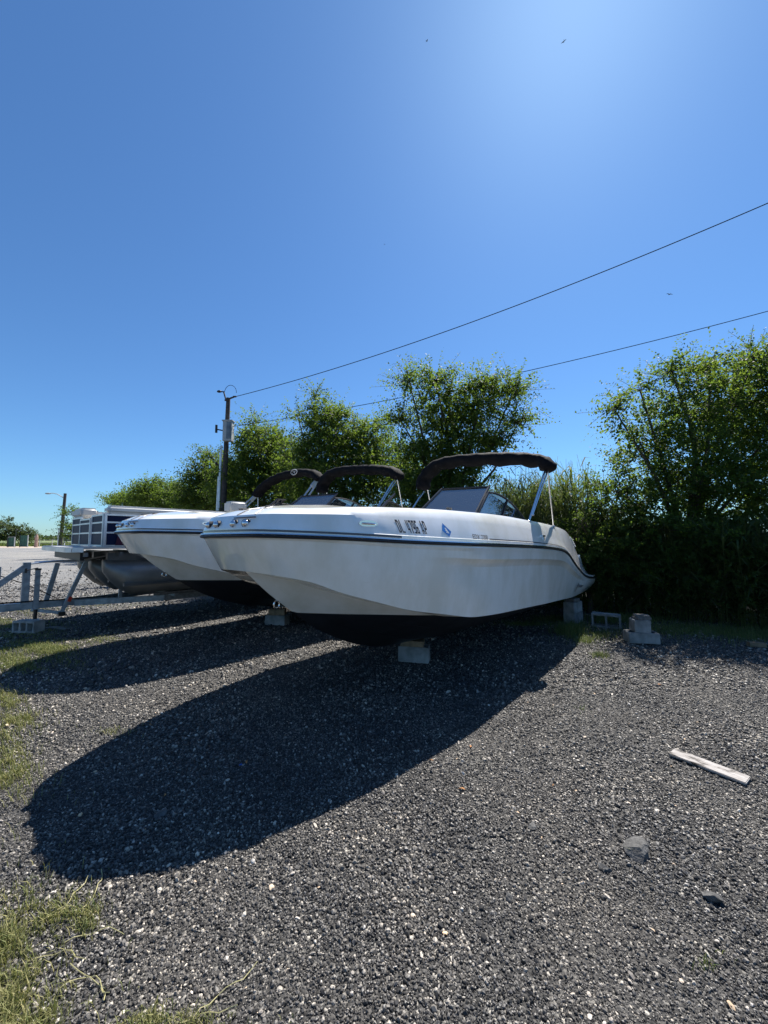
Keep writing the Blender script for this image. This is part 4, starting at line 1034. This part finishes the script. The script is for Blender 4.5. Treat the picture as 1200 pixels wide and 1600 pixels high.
def tree(name, label, trunk_xy, blobs, ntw, length=.55, leafL=.07, nleaf=12, up=.45, droop=.25, m='leaf', trunk_r=.12, cat='tree', group=None, nlimb=14, lean=(0, 0), sparse=()):
    tx, ty = trunk_xy; root = empty(name, (tx, ty, 0), label=label, cat=cat, group=group)
    Q, tint, base, ends = shoots(blobs, ntw, length, leafL, nleaf, up, droop)
    if len(sparse):
        Q2, t2, b2, e2 = shoots(sparse, sum(int(s[7]) for s in sparse), length*1.3, leafL, nleaf, up, droop, .8)
        Q = np.concatenate([Q, Q2]); tint = np.concatenate([tint, t2]); base = np.concatenate([base, b2]); ends = np.concatenate([ends, e2])
    off = np.array([tx, ty, 0]); V = (Q.reshape(-1, 3)-off); n = len(Q)
    npmesh('crown', V, np.arange(n*4).reshape(-1, 4), M[m], tint, root)
    # woody frame: trunk -> blob centres -> a sample of shoots
    b = MB(); C = [Vector(q[:3]) for q in list(blobs)+list(sparse)]
    zc = min(c.z for c in C); fork = Vector((tx+lean[0], ty+lean[1], max(.5, min(zc, max(c.z for c in C)*.35))))
    b.tube([(0, 0, -.1), tuple((fork-Vector((tx, ty, 0)))*.5+Vector((.04, .03, 0))), tuple(fork-Vector((tx, ty, 0)))], [trunk_r*1.25, trunk_r, trunk_r*.85], 8)
    nodes = []
    o3 = Vector((tx, ty, 0))
    for c in C:
        mid = fork.lerp(c, .5)+Vector((random.uniform(-.35, .35), random.uniform(-.35, .35), random.uniform(-.1, .35)))
        b.tube([tuple(fork-o3), tuple(mid-o3), tuple(c-o3)], [trunk_r*.42, trunk_r*.25, trunk_r*.1], 6); nodes += [mid, c]
    nd = np.array([list(q) for q in nodes])
    ns_ = sum(int(q[7]) for q in sparse) if len(sparse) else 0
    sel = list(RNG.choice(len(base), min(len(base), 160), replace=False))+list(range(len(base)-ns_, len(base), 4))
    for i in sel:
        k = int(np.argmin(((nd-base[i])**2).sum(1))); q = Vector(nd[k]); e = Vector(base[i]); f = Vector(ends[i])
        mid = q.lerp(e, .5)+Vector((random.uniform(-.08, .08), random.uniform(-.08, .08), random.uniform(-.02, .12)))
        b.tube([tuple(q-o3), tuple(mid-o3), tuple(e-o3), tuple(f-o3)], [.008, .007, .005, .003], 4, cap=False)
    b.build('trunk', M['bark'], root, smooth='all')
    return root
def blob(px, py, d, r, rz=None, ry=None, wgt=1.):
    x, y, z = at(px, py, d); return (x, y, z, r, ry or r, rz or r, wgt)

GT = 'trees of the hedgerow behind the boats'
# big tree at the right edge
tree('hedgerow_tree', 'broad leafy tree filling the right edge above the stacked blocks', (6.9, 8.8),
     [blob(1075, 650, 8.6, .95), blob(1160, 640, 9.0, 1.25), blob(1250, 620, 9, 1.5), blob(1000, 690, 8.4, .7, .6), blob(1060, 750, 8.4, 1.1), blob(1160, 760, 8.6, 1.4), blob(965, 770, 8.3, .62), blob(1000, 830, 8.1, .85), blob(1100, 860, 8.0, 1.1, .8), blob(1210, 860, 8.2, 1.3, .9), blob(1300, 760, 9, 1.6)],
     9500, .5, .092, 12, m='leaf', trunk_r=.15, group=GT,
     sparse=[(*blob(1050, 580, 8.5, .35, .3), 60)[:7]+(70,), (*blob(960, 640, 8.3, .35, .2), 60)[:7]+(60,), (*blob(1110, 572, 8.6, .4, .3), 60)[:7]+(70,), (*blob(1180, 560, 8.8, .45, .25), 60)[:7]+(80,), (*blob(1000, 610, 8.4, .35, .2), 50)[:7]+(50,)])
# tall tree in the middle
tree('hedgerow_tree', 'tall spreading tree rising above the canvas tops, open crown against the sky', (2.0, 11.3),
     [blob(705, 690, 11.3, 1.15, 1.0), blob(690, 635, 11.2, .85, .6), blob(745, 640, 11.2, .85, .6), blob(720, 740, 11.2, .95), blob(660, 750, 11.2, 1.0), blob(680, 800, 11.2, 1.2), blob(650, 700, 11.2, .5)],
     3500, .62, .105, 12, m='leaf', trunk_r=.14, group=GT,
     sparse=[(*blob(640, 598, 11, .38, .22), 1)[:7]+(120,), (*blob(680, 595, 11, .45, .2), 1)[:7]+(105,), (*blob(800, 615, 11, .55, .25), 1)[:7]+(120,), (*blob(810, 660, 11, .45, .2), 1)[:7]+(120,), (*blob(775, 690, 11, .5, .22), 1)[:7]+(120,), (*blob(755, 605, 11, .5, .22), 1)[:7]+(120,), (*blob(625, 655, 11, .35, .3), 1)[:7]+(105,)])
# clump behind the middle boat
tree('hedgerow_tree', 'arching tree between the utility pole and the tall spreading tree', (-2.2, 14.6),
     [blob(520, 690, 14.5, 1.3, 1.2), blob(500, 655, 14.5, .75, .7), blob(570, 700, 14.2, 1.1, .9), blob(540, 760, 14, 1.6, 1.3), blob(610, 740, 13.6, 1.3, 1.1), blob(480, 740, 14.6, 1.2)],
     5000, .65, .115, 11, m='leaf', trunk_r=.16, group=GT,
     sparse=[(*blob(492, 622, 14.5, .35, .3), 1)[:7]+(50,), (*blob(465, 650, 14.5, .4, .2), 1)[:7]+(35,), (*blob(530, 648, 14.3, .6, .3), 1)[:7]+(60,), (*blob(590, 665, 14, .5, .25), 1)[:7]+(50,)])
tree('hedgerow_tree', 'bright leafy tree just right of the utility pole', (-5.9, 19),
     [blob(425, 715, 18.5, 1.7, 1.4), blob(400, 690, 18.7, 1.1, .8), blob(450, 760, 18.4, 1.9, 1.4), blob(385, 760, 18.6, 1.7, 1.4), blob(370, 730, 20.5, 1.0, .8)],
     4500, .75, .14, 10, m='leaf', trunk_r=.16, group=GT,
     sparse=[(*blob(395, 660, 18.5, .6, .3), 1)[:7]+(50,), (*blob(440, 690, 18.5, .6, .4), 1)[:7]+(60,)])
tree('hedgerow_tree', 'dark rounded tree left of the utility pole', (-10.6, 23.5),
     [blob(330, 750, 23, 1.6, 1.4), blob(345, 785, 22.5, 1.6, 1.2), blob(315, 780, 23.5, 1.6, 1.2)], 3000, .8, .17, 9, m='leafdark', trunk_r=.15, group=GT,
     sparse=[(*blob(330, 715, 23, .8, .4), 1)[:7]+(60,)])
tree('hedgerow_tree', 'low wide tree behind the pontoon boat, left end of the hedgerow', (-17, 30),
     [blob(250, 775, 29, 2.0, 1.0), blob(285, 785, 28, 1.7, 1.1), blob(215, 785, 31, 1.6, .8), blob(190, 783, 33, 1.2, .6)], 3000, .9, .19, 9, m='leaf', trunk_r=.14, group=GT,
     sparse=[(*blob(240, 758, 29, 1.2, .35), 1)[:7]+(60,)])
tree('hedgerow_tree', 'small sparse tree showing left of the pontoon boat beside the lamp post', (-26, 32.5),
     [blob(112, 800, 33, .7, .6), blob(114, 830, 33, .9, .9)], 260, .8, .17, 9, m='leaf', trunk_r=.1, group=GT)
# leafy vine thickets in front of the hedgerow
GS = 'vine covered shrubs along the hedgerow'
def shrub(lb, px, py, d, r, n, rz=None, m='leafdark', leafL=.07):
    x, y, z = at(px, py, d)
    blobs = [(x, y, z, r, r*.8, rz or z*.62, 1), (x-.5*r, y+.2, z*.75, r*.7, r*.6, z*.5, 1), (x+.5*r, y, z*.7, r*.7, r*.6, z*.5, 1)]
    return tree('shrub', lb, (x, y+.2), blobs, n, .4, leafL, 12, up=.3, m=m, trunk_r=.05, cat='shrub', group=GS)
shrub('leafy shrub right behind the stern of the lettered boat', 925, 850, 8.3, .8, 1500, .75)
shrub('dark shrub between the stern and the stacked blocks', 985, 880, 8.1, .85, 1400, .7)
shrub('dark shrub behind the stacked blocks', 1060, 905, 7.9, .9, 1100, .6)
shrub('dark shrub at the foot of the right tree', 1150, 905, 7.5, 1.0, 1200, .7)
shrub('dark shrub at the right edge of the lot', 1260, 900, 7.2, 1.1, 900, .7)
shrub('leafy shrub seen under the folded top of the lettered boat', 860, 840, 9.4, .8, 600, .45)
shrub('dark shrub behind the windscreen of the lettered boat', 700, 810, 10.6, 1.4, 1200, 1.1)
shrub('dark shrub behind the bow of the lettered boat', 590, 815, 12.6, 1.6, 1200, 1.2)
shrub('dark shrub behind the folded top of the middle boat', 500, 810, 14, 1.7, 1200, 1.2, leafL=.09)
shrub('shrub behind the folded top of the pontoon boat', 410, 800, 17, 2.0, 1100, 1.4, leafL=.11)

def reeds():
    n = 3400; t = RNG.uniform(0, 1, n)**1.0; t[:900] = RNG.uniform(.17, .5, 900)
    # hedgerow line from right foreground to behind the boats
    X = 7.6+(-4.6-7.6)*t; Y = 6.7+(16.3-6.7)*t+RNG.uniform(.2, 2.6, n)*1.0
    X = X+RNG.uniform(.0, 1.5, n)
    fr_ = slice(900, 1700); t2 = RNG.uniform(-.05, .35, 800); X[fr_] = 7.6-12.2*t2+RNG.uniform(-.5, .3, 800); Y[fr_] = 6.7+9.6*t2+RNG.uniform(-.35, .4, 800); t[fr_] = t2
    hgt = RNG.uniform(1.9, 2.9, n)*np.where(X > 5.2, .72, 1.)*np.where((t > .2) & (t < .5), 1.22, 1.); dead = RNG.uniform(0, 1, n) < .3
    V = []; F = []; TT = []; base = 0
    nl = 9
    # stems: thin triangles strips
    lean = RNG.normal(0, .10, (n, 2)); P0 = np.stack([X, Y, 0*X], -1)
    def stemp(h): return P0+np.stack([lean[:, 0]*h*h/3, lean[:, 1]*h*h/3, h], -1)
    w = .006
    A = [stemp(hgt*f) for f in (0, .5, 1.)]
    for i in range(2):
        q = np.stack([A[i]+[-w, 0, 0], A[i]+[w, 0, 0], A[i+1]+[w*.6, 0, 0], A[i+1]+[-w*.6, 0, 0]], 1); V.append(q); TT.append(np.where(dead, 1., .6))
    for k in range(nl):
        f = .25+.72*k/nl+RNG.uniform(-.04, .04, n); s = stemp(hgt*f); az_ = RNG.uniform(0, 6.28, n); L = RNG.uniform(.38, .75, n)*(1.1-.3*f)
        d = np.stack([np.cos(az_), np.sin(az_), 0*az_], -1); sd_ = np.stack([-np.sin(az_), np.cos(az_), 0*az_], -1)*.016
        m1 = s+d*(L*.42)[:, None]+np.array([0, 0, 1])*(L*.42)[:, None]; m2 = s+d*L[:, None]+np.array([0, 0, 1])*(L*RNG.uniform(.1, .6, n))[:, None]
        keep = ~(dead & (RNG.uniform(0, 1, n) < .6))
        tn = np.clip(RNG.uniform(0, .6, n)+dead*.5, 0, 1)
        V.append(np.stack([s-sd_*.6, s+sd_*.6, m1+sd_, m1-sd_], 1)[keep]); TT.append(tn[keep])
        V.append(np.stack([m1-sd_, m1+sd_, m2+sd_*.1, m2-sd_*.1], 1)[keep]); TT.append(tn[keep])
    Q = np.concatenate(V); t_ = np.concatenate(TT)
    npmesh('reed_bed', Q.reshape(-1, 3), np.arange(len(Q)*4).reshape(-1, 4), M['reed'], t_, kind='stuff', label='tall reeds growing behind the stern and along the hedgerow')
reeds()

def grass():
    C = []  # centre px, radius px (w,h), blades, tall
    patches = [(5, 1500, 70, 85, 4300, .05), (60, 1420, 60, 30, 1100, .045), (10, 1580, 90, 45, 2100, .05), (130, 1430, 30, 25, 500, .04), (260, 1590, 70, 18, 900, .035),
               (10, 1205, 45, 42, 2300, .06), (10, 1160, 30, 20, 600, .05), (30, 1130, 35, 12, 1300, .05), (8, 1100, 30, 14, 1400, .05),
               (30, 1040, 70, 14, 3600, .05), (75, 1018, 40, 9, 2500, .06), (10, 1015, 60, 22, 3200, .05), (20, 985, 90, 14, 3000, .05), (110, 1000, 60, 9, 1200, .04), (5, 968, 60, 7, 1500, .05),
               (150, 1000, 60, 8, 600, .04), (60, 955, 60, 6, 900, .05), (150, 945, 60, 4, 600, .05), (200, 932, 50, 3, 500, .05),
               (892, 988, 20, 7, 1300, .16), (935, 992, 26, 6, 1000, .05), (915, 1000, 20, 5, 500, .06), (938, 1022, 14, 4, 260, .05), (860, 968, 30, 4, 700, .09), (1080, 985, 120, 9, 3600, .09), (1180, 990, 60, 10, 2200, .10), (980, 970, 60, 6, 2200, .12),
               (820, 975, 40, 3, 500, .08), (905, 1110, 16, 4, 60, .03), (993, 1332, 2, 2, 5, .05), (1105, 1505, 18, 18, 40, .035), (180, 1140, 30, 6, 160, .04), (570, 985, 20, 3, 80, .03)]
    P = []; Hh = []; green = []
    for (px, py, rx, ry, n, h) in patches:
        for _ in range(1):
            sp_ = np.where(RNG.uniform(0, 1, n) < .2, 1.0, .5); u = RNG.normal(0, 1, n)*sp_; v = RNG.normal(0, 1, n)*sp_
            xs = px+u*rx; ys = np.maximum(py+v*ry, 850)
            # same sight-line survey, vectorised
            rz = math.sin(PITCH)+math.cos(PITCH)*(800-ys)/600.; ry_ = math.cos(PITCH)-math.sin(PITCH)*(800-ys)/600.
            t = -H/rz; X = (xs-600)/600.*t; Y = ry_*t
            P.append(np.stack([X, Y, G(X, Y)], -1)); Hh.append(h*RNG.uniform(.4, 1.3, n)); green.append(np.full(n, .15 if px > 800 else (.4 if py < 1060 else .62)))
    P = np.concatenate(P); Hh = np.concatenate(Hh); gr = np.concatenate(green)
    cl = np.sin(P[:, 0]*31+np.sin(P[:, 1]*23)*2)*np.sin(P[:, 1]*37+P[:, 0]*9)+.5*np.sin(P[:, 0]*11)*np.sin(P[:, 1]*13); cf = np.sin(P[:, 0]*3.1+np.sin(P[:, 1]*2.3)*2)*np.sin(P[:, 1]*4.7+P[:, 0]*1.9)+.6*np.sin(P[:, 0]*9.+P[:, 1]*3)*np.sin(P[:, 1]*11); k_ = np.where(P[:, 1] > 4.2, cf > RNG.uniform(-.9, .6, len(P)), cl > RNG.uniform(-.9, .8, len(P))) | (P[:, 0] > 2); P, Hh, gr = P[k_], Hh[k_], gr[k_]; n = len(P)
    az_ = RNG.uniform(0, 6.28, n); d = np.stack([np.cos(az_), np.sin(az_), 0*az_], -1); s = np.stack([-np.sin(az_), np.cos(az_), 0*az_], -1)
    w = (.0007+.0008*RNG.uniform(0, 1, n))*(1+P[:, 1]*.27); w = w[:, None]; ln = RNG.uniform(.1, .85, n)[:, None]; h = Hh[:, None]; up = np.array([0, 0, 1.])
    m1 = P+up*h*.6+d*h*ln*.35; tip = P+up*h*(1.05-.3*ln)+d*h*ln
    Q = np.concatenate([np.stack([P-s*w, P+s*w, m1+s*w*.8, m1-s*w*.8], 1), np.stack([m1-s*w*.8, m1+s*w*.8, tip+s*w*.1, tip-s*w*.1], 1)])
    tn = np.clip(gr+RNG.normal(0, .28, n), 0, 1); tn = np.concatenate([tn, tn])
    npmesh('grass', Q.reshape(-1, 3), np.arange(len(Q)*4).reshape(-1, 4), M['grassblade'], tn, kind='stuff', label='patches of short yellowing grass and weeds growing through the gravel')
    # creeping runners
    b = MB(); rr = random.Random(5)
    for (px, py) in ((60, 1440), (100, 1470), (40, 1500), (120, 1430), (90, 1540), (110, 1500), (30, 1450), (260, 1585), (300, 1590), (15, 1560)):
        x, y = ground_at(px, py); a_ = rr.uniform(-1.2, 1.2); pts = []
        for k in range(9): pts.append((x, y, float(G(x, y))+.014+.006*math.sin(k*1.7))); a_ += rr.uniform(-.5, .5); x += .03*math.cos(a_); y += .03*math.sin(a_)
        b.tube(pts, .0016, 4)
    b.build('grass_runners', M['leafdry'] if False else mat('pale_runner', (.42, .38, .18), .7), kind='stuff', label='pale creeping grass runners over the gravel')
grass()

# ------------------------------------------------------------------ utility pole, wires, lamp
def utility_pole():
    bx, by, _ = at(346, 843, 17.); tz = at(356, 622, 17.)[2]
    root = empty('utility_pole', (bx, by, 0), label='weathered wooden utility pole with grey box, rising from the hedgerow', cat='utility pole')
    b = MB(); b.tube([(0, 0, -.2), (.06, 0, tz*.5), (.12, 0, tz)], [.14, .12, .09], 12); b.build('pole_shaft', M['pole'], root, smooth=60)
    zb = at(356, 676, 17.)[2]
    b = MB(); b.box((.24, -.18, zb), (.40, .27, .89)); bx_ = b.build('equipment_box', M['greybox'], root)
    b = MB(); b.box((.31, -.325, zb+.02), (.2, .02, .76)); b.box((.31, -.34, zb+.15), (.08, .01, .09)); b.build('box_door', M['aludark'], bx_)
    b = MB(); b.box((.24, -.19, zb+.465), (.47, .34, .04)); b.build('box_lid', M['greybox'], bx_)
    b = MB(); b.bar((.0, -.1, tz-.15), (.42, -.10, tz+.02), .05, .06); b.tube([(.38, -.1, tz+.03), (.52, -.1, tz+.03)], .04, 8); b.build('crossarm', M['pole'], root)
    b = MB(); b.tube([(.05, -.1, tz-.1), (-.05, -.12, tz+.25), (-.2, -.12, tz+.25)], .035, 8); b.sphere((-.25, -.12, tz+.26), .075, 8, 5, (1.5, .8, .8)); b.build('fuse_cutout', M['rubber'], root)
    pts = [(-.02+.27*(1-math.cos(t)), -.10, tz+.20+.36*math.sin(t)) for t in np.linspace(0, math.pi, 13)]
    b = MB(); b.tube(pts, .011, 5); b.build('jumper_loop', M['wire'], root)
    b = MB(); b.tube([(-.16, -.05, .5), (-.12, -.05, zb-1.), (-.1, -.05, zb-.6)], .05, 6); b.tube([(-.28, -.02, .5), (-.2, -.02, zb-2.0)], .04, 6); b.build('conduit', M['alu'], root)
    b = MB(); b.tube([(-.1, 0, zb+.1), (-.35, 0, zb+.15)], .03, 6); b.tube([(-.38, 0, zb-.0), (-.38, 0, zb+.35)], .055, 8); b.tube([(-.08, 0, zb-1.5), (-.3, 0, zb-1.45)], .03, 6); b.sphere((-.33, 0, zb-1.4), .07, 6, 4); b.build('insulator', M['rubber'], root)
    return (bx, by, tz, zb)
bx, by, tz, zb = utility_pole()
def wire(name, a, c, sag, r, label):
    a, c = Vector(a), Vector(c); pts = []
    for k in range(41):
        t = k/40; p = a.lerp(c, t); p.z -= sag*4*t*(1-t); pts.append(tuple(p))
    b = MB(); b.tube(pts, r, 5); return b.build(name, M['wire'], None, smooth='all', label=label, cat='cable')
wire('power_line', (bx+.48, by-.1, tz+.03), at(1500, 184, 8.6), .60, .014, 'upper overhead wire running from the pole top across the sky')
wire('power_line', (bx+.3, by-.2, zb+.2), at(1500, 402, 11), .50, .013, 'lower overhead wire passing behind the tall tree')
px_, py_, pz_ = at(826, 597, 15.2)

def lamp_post():
    x, y, _ = at(94, 850, 46); t = at(97.5, 771, 46)[2]
    root = empty('street_lamp', (x, y, 0), label='wooden lamp post with one curved arm beside the sandy lot edge', cat='street lamp')
    b = MB(); b.tube([(0, 0, 0), (.25, 0, t)], [.21, .15], 10); b.build('lamp_pole', M['pole'], root, smooth=60)
    b = MB(); b.tube([(.2, -.1, t-.55), (-.6, -.1, t-.1), (-1.1, -.1, t+.02), (-1.5, -.1, t)], .05, 6); b.build('lamp_arm', M['greybox'], root, smooth=60)
    b = MB(); b.sphere((-1.75, -.1, t-.02), .32, 10, 6, (1.1, .5, .33)); b.build('lamp_head', M['greybox'], root, smooth=60)
    b = MB(); b.tube([(-.2, -.1, 0), (-.18, -.1, 3.0)], .06, 6); b.build('conduit', M['alu'], root)
lamp_post()

# ------------------------------------------------------------------ far side of the lot
def green_screen(px, w, label, h=1.95, d=80, open_=False):
    x, y, _ = at(px, 843, d); root = empty('green_enclosure', (x, y, 0), label=label, cat='enclosure', group='green sheet enclosures at the marsh edge')
    for k in range(int(w/.3)):
        b = MB(); b.box((-w/2+.15+.3*k, (.03 if k % 2 else 0), h/2+.1), (.285, .05, h)); b.build('sheet_panel', M['greenmetal'], root)
    for s_ in (-1, 1):
        b = MB(); b.box((s_*(w/2+.06), 0, h/2+.1), (.12, .12, h+.2)); b.build('end_post', M['greybox'] if s_ > 0 else M['blackframe'], root)
    if open_:
        b = MB(); b.box((-w/2-.3, .3, h/2+.1), (.6, .1, h)); b.build('side_leaf', M['blackframe'], root)
        b = MB(); b.box((0, -.02, h+.22), (w+.2, .1, .09)); b.build('head_rail', M['greybox'], root)
green_screen(18, 1.2, 'small green enclosure with dark side leaf, far left', 1.9, 80, True)
green_screen(37.5, 1.5, 'taller green enclosure right of the small one', 2.35, 80)
def far_post(px, h, w, m, label, name, cat, d=80):
    x, y, _ = at(px, 843, d); b = MB()
    b.tube([(0, 0, 0), (0, 0, h*.8), (0, 0, h)], [w/2, w/2*.9, w/2*.35], 8); o = b.build(name, m, label=label, cat=cat, smooth=False); o.location = (x, y, 0); return o
far_post(57, 2.7, .62, M['pinkstone'], 'weathered pinkish stone pillar at the far lot edge', 'stone_pillar', 'pillar')
def far_light():
    x, y, _ = at(24.3, 843, 82); root = empty('area_lamp', (x, y, 0), label='short dark lamp standing between the two green enclosures', cat='street lamp')
    b = MB(); b.tube([(0, 0, 0), (0, 0, 3.6)], .06, 8); b.build('lamp_pole', M['blackframe'], root)
    b = MB(); b.box((0, 0, 3.68), (.42, .42, .16), taper=.7); b.build('lamp_head', M['blackframe'], root)
far_light()
def fence():
    x0, y0, _ = at(62, 843, 82); x1, y1, _ = at(140, 843, 84); root = empty('wire_fence', (x0, y0, 0), label='low rail fence along the marsh right of the stone pillar', cat='fence')
    dx, dy = x1-x0, y1-y0
    for k in range(5):
        b = MB(); b.box((dx*k/4, dy*k/4, .8), (.1, .1, 1.6)); b.build('fence_post', M['greybox'], root)
    for z_ in (.8, 1.5):
        b = MB(); b.bar((0, 0, z_), (dx, dy, z_), .05, .05); b.build('fence_rail', M['greybox'], root)
fence()
def notice():
    x, y, _ = at(107, 843, 40); root = empty('notice_board', (x, y, 0), label='small dark notice board with pale print beside the lamp post', cat='sign')
    for s_ in (-1, 1):
        b = MB(); b.box((s_*.42, 0, 1.05), (.07, .07, 2.1)); b.build('sign_post', M['greybox'], root)
    b = MB(); b.box((0, -.05, 1.75), (.80, .03, .62)); f = b.build('sign_panel', M['blackframe'], root)
    b = MB()
    for k, (w_, z_) in enumerate(((.5, 1.92), (.6, 1.80), (.56, 1.70), (.4, 1.60))): b.box((0, -.068, z_), (w_, .004, .035))
    b.build('sign_print', M['greybox'], f)
    b = MB(); b.box((0, -.05, 2.08), (.86, .05, .04)); b.box((0, -.05, 1.42), (.86, .05, .04)); b.build('sign_frame', M['white'], root)
notice()
GF = 'small trees beyond the far lot edge'
tree('far_tree', 'grey green tree at the far left edge of the view', (-100, 98), [blob(0, 822, 98, 4.2, 3.0), blob(-14, 830, 98, 4.5, 3)], 500, 1.4, .5, 8, m='leaffar', cat='tree', group=GF)
tree('far_tree', 'low tree behind the small green enclosure', (-95, 100), [blob(20, 834, 100, 2.6, 1.7), blob(12, 838, 100, 2, 1.2)], 260, 1.3, .45, 8, m='leaffar', cat='tree', group=GF)
tree('far_tree', 'bushy tree behind the taller green enclosure', (-92, 100), [blob(36, 832, 100, 2.6, 1.9), blob(44, 838, 100, 2.2, 1.4)], 300, 1.3, .45, 8, m='leaffar', cat='tree', group=GF)
def treeline():
    n = 26000; x = RNG.uniform(-1200, 900, n); y = 520+RNG.uniform(0, 60, n)+.04*x; h = 5+2.2*np.sin(x*.021)+1.5*np.sin(x*.07+1)+RNG.uniform(-.8, .8, n)
    z = RNG.uniform(0, 1, n)*h; P = np.stack([x, y, z], -1); D = unit(RNG.normal(0, 1, (n, 3))+[0, 0, .6]); N = unit(np.cross(D, RNG.normal(0, 1, (n, 3))))
    L = RNG.uniform(1.6, 3.6, n); Q = leaf_quads(P, D, N, L, L*.9)
    npmesh('distant_treeline', Q.reshape(-1, 3), np.arange(n*4).reshape(-1, 4), M['leaffar'], RNG.uniform(0, 1, n), kind='stuff', label='low distant line of trees along the horizon')
treeline()
def fieldgrass():
    n = 16000; x = RNG.uniform(-130, -50, n); y = 88+RNG.uniform(0, 1, n)**1.5*90; h = RNG.uniform(.2, .7, n)
    P = np.stack([x, y, 0*x], -1); D = unit(RNG.normal(0, .35, (n, 3))+[0, 0, 1]); N = unit(np.cross(D, RNG.normal(0, 1, (n, 3))))
    Q = leaf_quads(P, D, N, h, h*.5)
    npmesh('marsh_grass', Q.reshape(-1, 3), np.arange(n*4).reshape(-1, 4), M['reed'], RNG.uniform(0.3, 1, n), kind='stuff', label='tufty marsh grass beyond the sandy edge')
fieldgrass()

# ------------------------------------------------------------------ birds
def bird(px, py, d, roll, yaw, label):
    root_b = MB(); c = at(px, py, d)
    root_b.tube([(-.22, 0, 0), (-.1, 0, .02), (.12, 0, .02), (.22, 0, 0)], [.01, .055, .06, .02], 6)
    for s_ in (-1, 1):
        root_b.add([(.10, s_*.04, .02), (.08, s_*.35, .12), (-.02, s_*.72, .04), (-.10, s_*.33, .10), (-.10, s_*.04, .02)], [(0, 1, 2, 3, 4) if s_ > 0 else (4, 3, 2, 1, 0)])
    root_b.add([(-.2, 0, 0), (-.36, .08, 0), (-.36, -.08, 0)], [(0, 1, 2)])
    o = root_b.build('bird', M['bird'], label=label, cat='bird', group='birds flying in the sky'); o.location = c; o.rotation_euler = (roll, .1, yaw)
bird(667, 64, 95, .5, .4, 'dark bird high in the sky left of the sun glare')
bird(881, 65, 80, -.5, 1.2, 'dark bird high in the sky within the sun glare')
bird(601, 382, 190, .3, .2, 'tiny dark bird in the middle of the sky')
bird(1046, 460, 75, .2, 1.5, 'dark bird between the two overhead wires at right')
